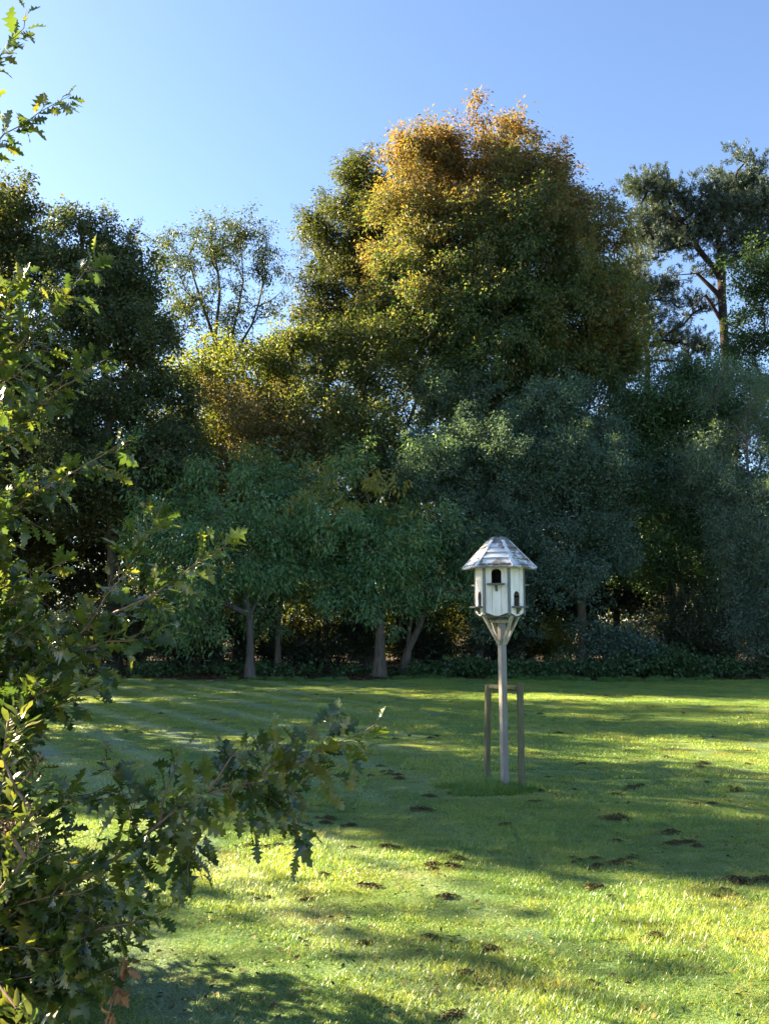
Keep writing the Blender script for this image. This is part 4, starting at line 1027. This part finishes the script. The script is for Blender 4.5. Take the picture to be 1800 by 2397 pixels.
# ------------------------------------------------------------------ the dovecote
def dovecote():
    z0 = float(hgt(DC[0], DC[1]))
    root = empty('dovecote', (DC[0], DC[1], z0))
    tag(root, 'white hexagonal wooden dovecote with a peeling shingled roof on a tall post', 'dovecote')
    S = DC[1] / FPX                                   # metres per photograph pixel at the dovecote
    zz = lambda py: float(at(1176, py, DC[1])[2]) - z0
    hx = -0.022                                       # the house sits a little left of the post
    FACE = R(-15.4); RB = 0.300; RE = 0.448; RT = 0.098
    d_ = lambda ph: Vector((math.sin(ph), -math.cos(ph), 0))
    cen = Vector((hx, 0, 0))
    z_eave, z_top = zz(1334.5), zz(1261.5)
    zb, scal, zw = zz(1434.5), 0.037, z_eave + 0.03
    apo = RB * math.cos(R(30)); wid = RB
    prng = np.random.default_rng(3)
    for k in range(6):
        ph = FACE + k * math.pi / 3
        n = d_(ph); tdir = Vector((math.cos(ph), math.sin(ph), 0))
        high = (k % 2 == 0)
        z_ledge = zz(1369.5) if high else zz(1421.5)
        hole_b = z_ledge + 0.011; hole_t = hole_b + 0.178; hw = 0.060
        def hole(u):
            """Lower and upper edge of the arched entrance at offset u from the middle, or None."""
            if abs(u) >= hw: return None
            return hole_b, hole_t - hw + math.sqrt(max(hw * hw - u * u, 0))
        def bottom(u): return zb - scal * (0.5 + 0.5 * math.cos(2 * math.pi * u / wid)) if abs(u) < wid / 2 else zb
        pt = lambda u, z, dd: cen + n * (apo + dd) + tdir * u + Vector((0, 0, z))
        seams = (-wid / 2 + 0.004, -0.052, 0.056, wid / 2 - 0.004)
        for i in range(3):
            u0, u1 = seams[i] + 0.0016, seams[i + 1] - 0.0016
            us = sorted(set([u0, u1] + [u0 + (u1 - u0) * j / 7 for j in range(1, 7)] + [s_ * hw * math.sin(j * math.pi / 16) for s_ in (-1, 1) for j in range(9) if u0 < s_ * hw * math.sin(j * math.pi / 16) < u1]))
            mb = MB(); off = prng.uniform(-0.0015, 0.0015)
            for a, b in zip(us[:-1], us[1:]):
                if b - a < 1e-5: continue
                ha, hb = hole(a), hole(b); mid = hole((a + b) / 2)
                def col(za0, zb0, za1, zb1):
                    mb.hexa([pt(a, za0, -0.016 + off), pt(b, zb0, -0.016 + off), pt(b, zb0, off), pt(a, za0, off), pt(a, za1, -0.016 + off), pt(b, zb1, -0.016 + off), pt(b, zb1, off), pt(a, za1, off)])
                if mid is None: col(bottom(a), bottom(b), zw, zw)
                else:
                    lo_a, hi_a = ha if ha else (mid[0], hole_t - hw); lo_b, hi_b = hb if hb else (mid[0], hole_t - hw)
                    col(bottom(a), bottom(b), lo_a, lo_b); col(hi_a, hi_b, zw, zw)
            mb.build('plank', M['white_paint'], root)
        # ledge and its bracket
        mb = MB(); rotm = Matrix.Rotation(ph, 3, 'Z')
        mb.box(pt(0, z_ledge, 0.047), (0.208, 0.094, 0.021), rotm)
        lg = mb.build('perch_ledge', M['ledge_wood'], root, 0.003)
        mb = MB()
        for s_ in (0,):
            prof = [(0.002, z_ledge - 0.011), (0.062, z_ledge - 0.011), (0.058, z_ledge - 0.032), (0.022, z_ledge - 0.060), (0.018, z_ledge - 0.084), (0.002, z_ledge - 0.084)]
            poly = [cen + n * (apo + dd) + Vector((0, 0, z)) for dd, z in prof]
            mb.prism(poly, lambda p_: p_ - tdir * 0.013, lambda p_: p_ + tdir * 0.013)
        mb.build('bracket', M['ledge_wood'], lg)
        # corner batten
        pc = ph + R(30); nc = d_(pc)
        mb = MB(); mb.box(cen + nc * (RB - 0.001) + Vector((0, 0, (zz(1440) + z_eave + 0.008) / 2)), (0.037, 0.016, z_eave + 0.008 - zz(1440)), Matrix.Rotation(pc, 3, 'Z'))
        mb.build('corner_batten', M['trim_paint'], root, 0.002)
    # inner shell so that the nest holes open on darkness: floor, ceiling and an added middle block, the shade painted on in near-black
    def hexa_plate(name, rad, za, zb_, mat):
        mb = MB(); poly = [cen + d_(FACE + R(30) + i * math.pi / 3) * rad for i in range(6)]
        mb.prism(poly, lambda p_: p_ + Vector((0, 0, za)), lambda p_: p_ + Vector((0, 0, zb_))); return mb.build(name, mat, root)
    hexa_plate('floor_board', RB * 0.84, zz(1445), zz(1437), M['ledge_wood'])
    hexa_plate('nest_floor', RB * 0.90, zz(1397), zz(1395), M['hole_shade_wood'])
    hexa_plate('ceiling_board', RB * 0.93, z_eave - 0.002, z_eave + 0.012, M['raw_timber'])
    mb = MB(); mb.box(cen + Vector((0, 0, (zb + z_eave) / 2)), (0.22, 0.22, z_eave - zb - 0.02), Matrix.Rotation(FACE + R(45), 3, 'Z')); mb.build('hole_shade_block', M['hole_shade_wood'], root)
    # roof: five courses of boards on each of six slopes, hip battens, capping
    z_lift = 0.0
    levels = [0.0, 0.146, 0.345, 0.535, 0.705, 0.835]
    r_at = lambda s: RE + (RT - RE) * s
    z_at = lambda s: z_eave + (z_top - z_eave) * s
    for k in range(6):
        pa, pb = FACE + k * math.pi / 3 - R(30), FACE + k * math.pi / 3 + R(30)
        n = d_(FACE + k * math.pi / 3)
        slope = math.atan2(z_top - z_eave, (RE - RT) * math.cos(R(30)))
        nn = n * math.sin(slope) + Vector((0, 0, math.cos(slope)))
        P_ = lambda s, f, h: cen + d_(pa) * (r_at(s) * (1 - f)) + d_(pb) * (r_at(s) * f) + Vector((0, 0, z_at(s))) + nn * h
        for i in range(5):
            s0, s1 = levels[i] - 0.035 * (i > 0), levels[i + 1]
            mb = MB(); m_ = 10
            fs = [j / m_ for j in range(m_ + 1)]
            wav = [prng.normal() * 0.008 + (0.012 * math.sin(j * 2.1 + k) if i == 0 else 0) for j in range(m_ + 1)]
            lift = prng.uniform(0.022, 0.028)
            for j in range(m_):
                a, b = fs[j], fs[j + 1]
                A0, B0 = s0 + wav[j] * (1.0 if i == 0 else 0.35), s0 + wav[j + 1] * (1.0 if i == 0 else 0.35)
                mb.hexa([P_(A0, a, lift - 0.012), P_(B0, b, lift - 0.012), P_(s1, b, -0.006), P_(s1, a, -0.006), P_(A0, a, lift), P_(B0, b, lift), P_(s1, b, 0.003), P_(s1, a, 0.003)])
            mb.build('roof_board', M['peeling_paint'], root)
        mb = MB()
        mb.hexa([P_(0.82, 0, 0.002), P_(0.82, 1, 0.002), P_(1.0, 1, 0.002), P_(1.0, 0, 0.002), P_(0.82, 0, 0.009), P_(0.82, 1, 0.009), P_(1.0, 1, 0.009), P_(1.0, 0, 0.009)])
        mb.build('cap_flashing', M['slate'], root)
        dh = d_(pb); th = Vector((math.cos(pb), math.sin(pb), 0))
        p0 = cen + dh * r_at(-0.02) + Vector((0, 0, z_at(-0.02) + 0.034)); p1 = cen + dh * r_at(0.90) + Vector((0, 0, z_at(0.90) + 0.014)); p2 = cen + dh * r_at(1.0) + Vector((0, 0, z_at(1.0) + 0.014))
        mb = MB(); mb.bar(p0, p1, 0.038, 0.011, th); mb.build('hip_batten', M['hip_paint'], root, 0.002)
        mb = MB(); mb.bar(p1, p2, 0.042, 0.014, th); mb.build('hip_flashing', M['slate'], root)
    poly = [cen + d_(FACE + R(30) + i * math.pi / 3) * (RT + 0.012) for i in range(6)]
    mb = MB(); mb.prism(poly, lambda p_: p_ + Vector((0, 0, z_top - 0.012)), lambda p_: p_ + Vector((0, 0, z_top + 0.012))); mb.build('roof_cap', M['slate'], root)
    # underside: cross boards, capital, post, four braces
    PR = R(24)
    mb = MB(); mb.box((hx, 0, (zz(1451) + zz(1446.3)) / 2), (0.37, 0.13, zz(1446.3) - zz(1451)), Matrix.Rotation(R(6), 3, 'Z')); mb.build('bearer', M['ledge_wood'], root, 0.003)
    mb = MB(); mb.box((hx, 0, (zz(1451) + zz(1446.3)) / 2 - 0.001), (0.13, 0.34, zz(1446.3) - zz(1451) - 0.004), Matrix.Rotation(R(6), 3, 'Z')); mb.build('bearer', M['ledge_wood'], root, 0.003)
    mb = MB(); mb.box((-0.012, 0, (zz(1458.3) + zz(1451.2)) / 2), (0.185, 0.185, zz(1451.2) - zz(1458.3)), Matrix.Rotation(PR, 3, 'Z')); mb.build('capital', M['raw_timber'], root, 0.004)
    mb = MB(); pw = 0.076; hz = zz(1458.4)
    c8 = []
    for z in (-0.15, hz):
        for sx, sy in ((-1, -1), (1, -1), (1, 1), (-1, 1)):
            q = Matrix.Rotation(PR, 3, 'Z') @ Vector((sx * pw / 2, sy * pw / 2, 0)); c8.append(q + Vector((-0.008 * z / hz + 0.004, 0, z)))
    mb.hexa(c8); mb.build('post', M['post_wood'], root, 0.004)
    for k in range(4):
        a = PR + k * math.pi / 2
        dv = d_(a); sd = Vector((math.cos(a), math.sin(a), 0))
        mb = MB(); mb.bar(dv * 0.044 + Vector((0, 0, zz(1508))), dv * (0.245 + (0.03 if k == 1 else 0)) + Vector((hx * 0.5, 0, zz(1441) if k != 1 else zz(1434))), 0.042, 0.026, sd)
        mb.build('brace', M['raw_timber'], root, 0.003)
    mb = MB(); qv = d_(PR + math.pi * 1.5)
    return root
dovecote()

def stake_guard():
    def side(px_t, py_t, px_b, py_b, label):
        g = ground(px_b, py_b); z = float(hgt(g[0], g[1]))
        top = at(px_t, py_t, g[1])
        o_root = (g[0], g[1], z)
        return g, z, top
    gl, zl, tl = side(1142.5, 1603, 1138.5, 1838, '')
    gr, zr, tr = side(1216.5, 1599, 1221.5, 1851, '')
    root = empty('stake_guard', ((gl[0] + gr[0]) / 2, (gl[1] + gr[1]) / 2, (zl + zr) / 2))
    tag(root, 'weathered round-pole guard, two stakes and a rail, around the dovecote post', 'post guard')
    o = np.array(root.location)
    for g, t_ in ((gl, tl), (gr, tr)):
        mb = MB(); mb.cyl(np.array((g[0], g[1], -0.12)) - o, t_ - o, 0.042, 0.040, 16, 0.003, 9); mb.build('stake', M['stake_wood'], root, 0.004)
    z = (tl[2] + tr[2]) / 2 - 0.043
    a, b = Vector(tl), Vector(tr); a.z = z - 0.006; b.z = z + 0.004
    dv = (b - a).normalized()
    mb = MB(); mb.cyl(a + dv * 0.026 - Vector(o), b - dv * 0.032 - Vector(o), 0.033, 0.031, 16, 0.003, 7); mb.build('rail', M['stake_wood'], root, 0.003)
stake_guard()

# ------------------------------------------------------------------ the foreground oak
def oak_leaf_mesh(name, mat, seed, lobed=True):
    r = np.random.default_rng(seed)
    if lobed:
        prof = [(0.0, 0.012), (0.08, 0.03), (0.17, 0.15), (0.22, 0.065), (0.35, 0.25), (0.415, 0.09), (0.55, 0.31), (0.61, 0.11), (0.745, 0.25), (0.79, 0.085), (0.89, 0.13), (0.925, 0.06), (1.0, 0.0)]
        mid = [(t_ if w < 0.1 or i == 0 else t_ - 0.055) for i, (t_, w) in enumerate(prof)]
    else:
        prof = [(0, 0.015), (0.1, 0.06), (0.25, 0.13), (0.45, 0.165), (0.65, 0.15), (0.82, 0.095), (0.93, 0.04), (1.0, 0.0)]; mid = [p_[0] for p_ in prof]
    curl = r.uniform(-0.5, 0.15); fold = r.uniform(0.15, 0.45); tw = r.uniform(-0.5, 0.5)
    V = []
    def bend(y, x):
        z = curl * y * y + fold * abs(x) + tw * x * y + 0.03 * math.sin(9 * y + 4 * x + seed)
        return (x, y * (1 - 0.12 * abs(curl)), z)
    for i, (t_, w) in enumerate(prof):
        j1, j2 = 1 + r.normal() * 0.10, 1 + r.normal() * 0.10
        w *= 0.95 if lobed else 1.0
        V += [bend(mid[i], 0), bend(t_ , w * j1), bend(t_, -w * j2)]
    F = []
    for i in range(len(prof) - 1):
        a, b = i * 3, i * 3 + 3
        F += [(a, a + 1, b + 1), (a, b + 1, b), (a, b, b + 2), (a, b + 2, a + 2)]
    return mesh_np(name, np.array(V), np.array(F), None, mat, True)

def place_leaves(root, meshes, X, A, Nn, L, n_single, name, stuff_name, mat, origin):
    """n_single leaves that show largest become parts of their own, the rest one part."""
    X, A, Nn, L = map(np.asarray, (X, A, Nn, L))
    A = nrm(A); S = nrm(np.cross(A, Nn)); Nz = np.cross(S, A)
    px = 900 + FPX * X[:, 0] / np.maximum(X[:, 1], 0.3)
    vis = (px > 10) & (px < 1800) & (X[:, 1] > 1)
    score = np.where(vis, np.abs((Nz * nrm(X - np.array((0, 0, CAM_H)))).sum(1)) * L / np.linalg.norm(X - np.array((0, 0, CAM_H)), axis=1), 0)
    order = np.argsort(-score)
    single = set(order[:n_single].tolist())
    co = []
    for m_ in meshes:
        v = np.zeros(len(m_.vertices) * 3, np.float32); m_.vertices.foreach_get('co', v)
        tr = np.zeros(len(m_.loops), np.int32); m_.loops.foreach_get('vertex_index', tr)
        co.append((v.reshape(-1, 3), tr.reshape(-1, 3)))
    rest = {k: [] for k in range(len(meshes))}
    P_, E_, Z_ = [], [], []
    for i in range(len(X)):
        mt = Matrix(((S[i][0], A[i][0], Nz[i][0]), (S[i][1], A[i][1], Nz[i][1]), (S[i][2], A[i][2], Nz[i][2])))
        if i in single:
            o = link(name, meshes[i % len(meshes)], root)
            o.matrix_local = Matrix.Translation(Vector(X[i] - origin)) @ mt.to_4x4() @ Matrix.Scale(float(L[i]), 4)
        else:
            P_.append(X[i] - origin); E_.append(tuple(mt.to_euler('XYZ'))); Z_.append((L[i],) * 3)
    if P_:
        scatter(stuff_name, co, np.array(P_), np.array(E_), np.array(Z_), mat, root, True)

def foreground_oak():
    br = np.random.default_rng(21)
    D0 = 4.6
    base = np.array((at(-230, 1500, D0)[0], D0, 0.0))
    root = empty('oak_tree', tuple(base)); tag(root, 'young oak tree with glossy lobed leaves reaching in close to the camera', 'tree')
    spine = [base] + [at(px, py, D) for px, py, D in ((-235, 2200, D0), (-240, 1700, D0), (-230, 1200, D0), (-215, 700, D0), (-180, 250, 4.55), (-150, -120, 4.5))]
    spine[1][2] = max(spine[1][2], 0.3)
    branches = [  # (polyline in px and depth, leaf spacing px along, reach of leaves)
        [(-150, 420, 4.5), (0, 135, 4.3), (50, 70, 4.25), (62, 22, 4.2)],
        [(-150, 520, 4.5), (0, 322, 4.3), (80, 275, 4.2), (140, 235, 4.15), (168, 222, 4.15)],
        [(-180, 1100, 4.5), (0, 860, 4.3), (90, 760, 4.2), (170, 680, 4.15), (225, 600, 4.1)],
        [(-150, 1150, 4.5), (60, 980, 4.25), (160, 900, 4.15), (255, 838, 4.1)],
        [(-150, 1300, 4.4), (80, 1160, 4.25), (200, 1085, 4.1), (310, 1028, 4.05)],
        [(-200, 1850, 4.5), (0, 1700, 4.35), (100, 1590, 4.25), (190, 1480, 4.15), (270, 1370, 4.1), (335, 1270, 4.05), (385, 1165, 4.0)],
        [(200, 1470, 4.2), (330, 1410, 4.1), (430, 1340, 4.05), (540, 1265, 4.0)],
        [(-150, 2200, 4.5), (60, 2120, 4.2), (235, 2035, 4.0), (330, 1965, 3.9), (420, 1890, 3.85), (560, 1835, 3.8), (680, 1800, 3.75), (800, 1735, 3.7), (888, 1690, 3.7)],
        [(330, 1960, 3.95), (300, 1880, 4.0), (262, 1815, 4.0), (240, 1770, 4.0)],
        [(375, 1930, 3.9), (385, 1860, 3.92), (415, 1790, 3.95), (430, 1745, 3.95)],
        [(420, 1895, 3.85), (450, 1980, 3.8), (475, 2060, 3.8)],
        [(560, 1835, 3.8), (640, 1880, 3.78), (705, 1920, 3.78), (722, 1965, 3.78)],
        [(-150, 2330, 4.4), (100, 2240, 4.1), (250, 2170, 3.95), (390, 2135, 3.85)],
        [(-150, 2420, 4.4), (60, 2330, 4.1), (180, 2290, 4.0), (300, 2260, 3.9)],
        [(0, 1990, 4.3), (110, 1900, 4.2), (190, 1860, 4.1), (255, 1850, 4.05)],
        [(480, 1860, 3.82), (520, 1800, 3.8), (560, 1765, 3.8), (590, 1740, 3.8)],
        [(620, 1815, 3.78), (660, 1765, 3.76), (700, 1755, 3.75)],
        [(-100, 1500, 4.3), (30, 1400, 4.25), (110, 1340, 4.2), (160, 1310, 4.2)],
        [(-150, 1000, 4.5), (-20, 800, 4.4), (30, 700, 4.35), (60, 640, 4.3)],
        [(-120, 1800, 4.3), (90, 1680, 4.2), (180, 1620, 4.1), (240, 1600, 4.05)],
        [(150, 1530, 4.2), (240, 1500, 4.1), (320, 1500, 4.05), (370, 1490, 4.0)],
    ]
    edge_y = [520, 580, 640, 700, 800, 900, 1000, 1100, 1160, 1220, 1300, 1400, 1500, 1600, 1680, 1750, 1850, 1950, 2050, 2100, 2160, 2220, 2300, 2397, 2450]
    edge_x = [-60, 10, 70, 110, 130, 130, 150, 100, 60, 30, 80, 180, 240, 190, 140, 100, 120, 160, 220, 300, 330, 290, 220, 100, 60]
    sp = np.array(spine)
    def on_spine(z):
        return np.array([np.interp(z, sp[:, 2], sp[:, k_]) for k_ in range(3)])
    auto = []
    while len(auto) < 185:                      # boughs of the body, rising outwards from the stem
        y = br.uniform(560, 2440); xm = np.interp(y, edge_y, edge_x)
        if br.random() < 0.55 and y < 1300: continue
        x = xm - 40 - br.random() ** 1.5 * 170
        D = br.uniform(3.9, 4.6) if br.random() < 0.6 else br.uniform(4.6, 6.0)
        e = at(x, y, D)
        if e[2] < 0.15: continue
        s_ = on_spine(max(0.35, e[2] - br.uniform(0.25, 0.7)))
        m_ = (s_ + e) / 2 + br.normal(size=3) * 0.07 - np.array((0, 0, 0.05))
        auto.append([s_, m_, e])
    nl, pl, rl = [], [], []
    def add_line(pts, r0, r1, start=None, step=0.09, wob=0.006):
        # a tapering shoot; returns its node indices
        seg = [np.linalg.norm(pts[i + 1] - pts[i]) for i in range(len(pts) - 1)]; tot = sum(seg); n_ = max(2, int(tot / step)); ids = []
        cum = np.concatenate([[0], np.cumsum(seg)])
        for j in range(n_ + 1):
            t_ = tot * j / n_
            q = np.array([np.interp(t_, cum, [p[k_] for p in pts]) for k_ in range(3)]) + (br.normal(size=3) * wob if 0 < j < n_ else 0)
            nl.append(q); pl.append((len(nl) - 2) if j else (start if start is not None else -1)); rl.append(r0 + (r1 - r0) * (j / n_) ** 0.8); ids.append(len(nl) - 1)
        return ids, tot
    add_line(spine, 0.055, 0.012, None, 0.3, 0.01)
    lx = []
    def leafy(ids, f0, gap):
        # leaf sites along a shoot from fraction f0 on
        for i_ in range(1, len(ids)):
            f = i_ / (len(ids) - 1)
            if f < f0: continue
            a_, b_ = nl[ids[i_ - 1]], nl[ids[i_]]; ln = np.linalg.norm(b_ - a_); k_ = max(1, int(round(ln / gap)))
            for q in range(k_): lx.append((a_ + (b_ - a_) * (q + br.random()) / k_, nrm(b_ - a_), f))
    for bi, b in enumerate([[at(*p) for p in q] for q in branches] + auto):
        explicit = bi < len(branches)
        tot = sum(np.linalg.norm(b[i + 1] - b[i]) for i in range(len(b) - 1))
        near = int(np.argmin([np.sum((q - b[0]) ** 2) for q in nl]))
        thick = 0.016 if bi == 7 else (0.006 + 0.0045 * min(tot, 1.6) if explicit else 0.007)
        ids, tot = add_line(b, thick, 0.0016, near)
        f0 = 0.42 if bi == 7 else 0.3
        leafy(ids, f0 if explicit else 0.45, 0.036)
        f = f0
        while f < 0.96:
            i_ = int(f * (len(ids) - 1)); d = nrm(nl[ids[min(i_ + 1, len(ids) - 1)]] - nl[ids[max(i_ - 1, 0)]])
            sd = np.cross(d, rand_dirs(1)[0]); sd = sd / max(np.linalg.norm(sd), 1e-6)
            droop = -0.35 if bi in (7, 10, 11, 12, 13, 16) else -0.02
            td = nrm(d * 0.75 + sd * 0.8 + np.array((0.1, 0, droop + br.normal() * 0.15)))
            if b[0][2] > 3.4 and explicit and bi < 2: td = nrm(d * 0.9 + sd * 0.4)
            if bi == 7: td = nrm(d * 0.5 + sd * 0.8 + np.array((0.1, 0, br.uniform(-0.75, 0.45))))
            L_ = (1.5 if bi == 7 else 1.0) * br.uniform(0.10, 0.26) * (1.15 - 0.55 * f) * (0.5 if bi < 2 else 1)
            st = nl[ids[i_]]
            ti, _ = add_line([st, st + td * L_ * 0.5, st + td * L_ + np.array((0, 0, -0.02))], 0.0022, 0.0012, ids[i_], 0.06, 0.003)
            leafy(ti, 0.15, 0.036)
            f += (0.036 if bi == 7 else 0.07 if explicit else 0.10) / max(tot, 0.4)
    nl, rl = np.array(nl), np.array(rl)
    tubes(nl - base, pl, np.maximum(rl, 0.0012), M['twig'], 'trunk', root, 6)
    X, A, Nn, L = [], [], [], []
    for p_, d, f in lx:
        side = np.cross(d, rand_dirs(1)[0]); side /= max(np.linalg.norm(side), 1e-6)
        a = nrm(d * (0.55 + 0.5 * f) + side * br.uniform(0.5, 1.1) + np.array((0, 0, br.uniform(-0.55, 0.05))))
        X.append(p_ + a * 0.012); A.append(a); Nn.append(nrm(np.array((0, -0.1, 0.9)) + br.normal(size=3) * 0.5 + side * 0.2)); L.append(br.uniform(0.088, 0.165) * (1 - 0.35 * max(0, f - 0.75) / 0.25))
    meshes = [oak_leaf_mesh('leaf', M['leaf_oak'], 60 + i) for i in range(7)]
    place_leaves(root, meshes, X, A, Nn, L, 300, 'leaf', 'foliage', M['leaf_oak'], base)
    # the dead brown spray hanging at the bottom
    hang = [at(290, 2250, 3.9), at(285, 2290, 3.88), at(265, 2340, 3.86), at(250, 2390, 3.85), at(245, 2440, 3.85)]
    mb = MB()
    for a, b in zip(hang[:-1], hang[1:]): mb.bar(Vector(a - base), Vector(b - base), 0.006, 0.006, (1, 0, 0))
    o = mb.build('dead_twig', M['twig'], root)
    dm = [oak_leaf_mesh('dead_leaf', M['leaf_dead'], 90 + i) for i in range(4)]
    X, A, Nn, L = [], [], [], []
    for i in range(34):
        f = br.random(); q = min(3, int(f * 4)); p_ = hang[q] + (hang[q + 1] - hang[q]) * (f * 4 - q)
        X.append(p_ + br.normal(size=3) * 0.02); A.append(nrm(np.array((0, 0, -0.7)) + br.normal(size=3) * 0.6)); Nn.append(rand_dirs(1)[0]); L.append(br.uniform(0.045, 0.08))
    before = len(root.children)
    place_leaves(root, dm, X, A, Nn, L, 34, 'dead_leaf', 'dead_foliage', M['leaf_dead'], base)
    for c in root.children:
        if c.name.startswith('dead_leaf'): c['label'] = 'dry rust-brown oak leaf hanging at the bottom of the tree'
foreground_oak()

# ------------------------------------------------------------------ laurel-like shrub in front of the oak
def laurel():
    br = np.random.default_rng(5)
    base = np.array((at(-90, 1500, 3.75)[0], 3.75, 0.0))
    root = empty('evergreen_shrub', tuple(base)); tag(root, 'evergreen shrub with smooth oval leaves and dry seed heads, before the oak', 'shrub')
    tops = [at(x, y, d) for x, y, d in ((20, 1690, 3.6), (50, 1670, 3.55), (85, 1790, 3.55), (40, 1850, 3.55), (80, 1900, 3.5), (30, 1960, 3.5), (10, 1780, 3.6), (-40, 1700, 3.65), (60, 2010, 3.5), (20, 2060, 3.5), (-30, 1900, 3.6), (40, 2360, 3.5), (75, 2380, 3.5))]
    nodes, par, rad = grow([[base, at(-85, 2200, 3.72), at(-60, 1900, 3.68)]], np.array(tops), tip_r=0.004, step=0.25, rtrunk=0.02, wob=0.05)
    tubes(nodes - base, par, rad, M['twig'], 'stems', root, 6)
    X, A, Nn, L = [], [], [], []
    for tp in tops:
        d0 = nrm(np.array((0.25, -0.1, 0.9)) + br.normal(size=3) * 0.2)
        for i in range(13):
            f = i / 12; p_ = tp - d0 * 0.13 * (1 - f)
            sd = rand_dirs(1)[0]; sd[2] *= 0.3
            X.append(p_); A.append(nrm(sd + d0 * (0.25 + 0.9 * f))); Nn.append(nrm(d0 - sd * 0.6 + br.normal(size=3) * 0.25)); L.append(br.uniform(0.065, 0.11))
    meshes = [oak_leaf_mesh('leaf', M['leaf_laurel'], 120 + i, False) for i in range(5)]
    place_leaves(root, meshes, X, A, Nn, L, 300, 'leaf', 'foliage', M['leaf_laurel'], base)
    for tp in [tops[2], tops[4], tops[5], at(15, 1940, 3.5), at(78, 1985, 3.48)]:
        C = tp + br.normal(size=(46, 3)) * 0.016; C[:, 2] += 0.012
        Lh = np.full(46, 0.014)
        leaf_cloud('seed_head', C - base, rand_dirs(46), rand_dirs(46), Lh, Lh * 0.8, M['seed_head'], root)
laurel()
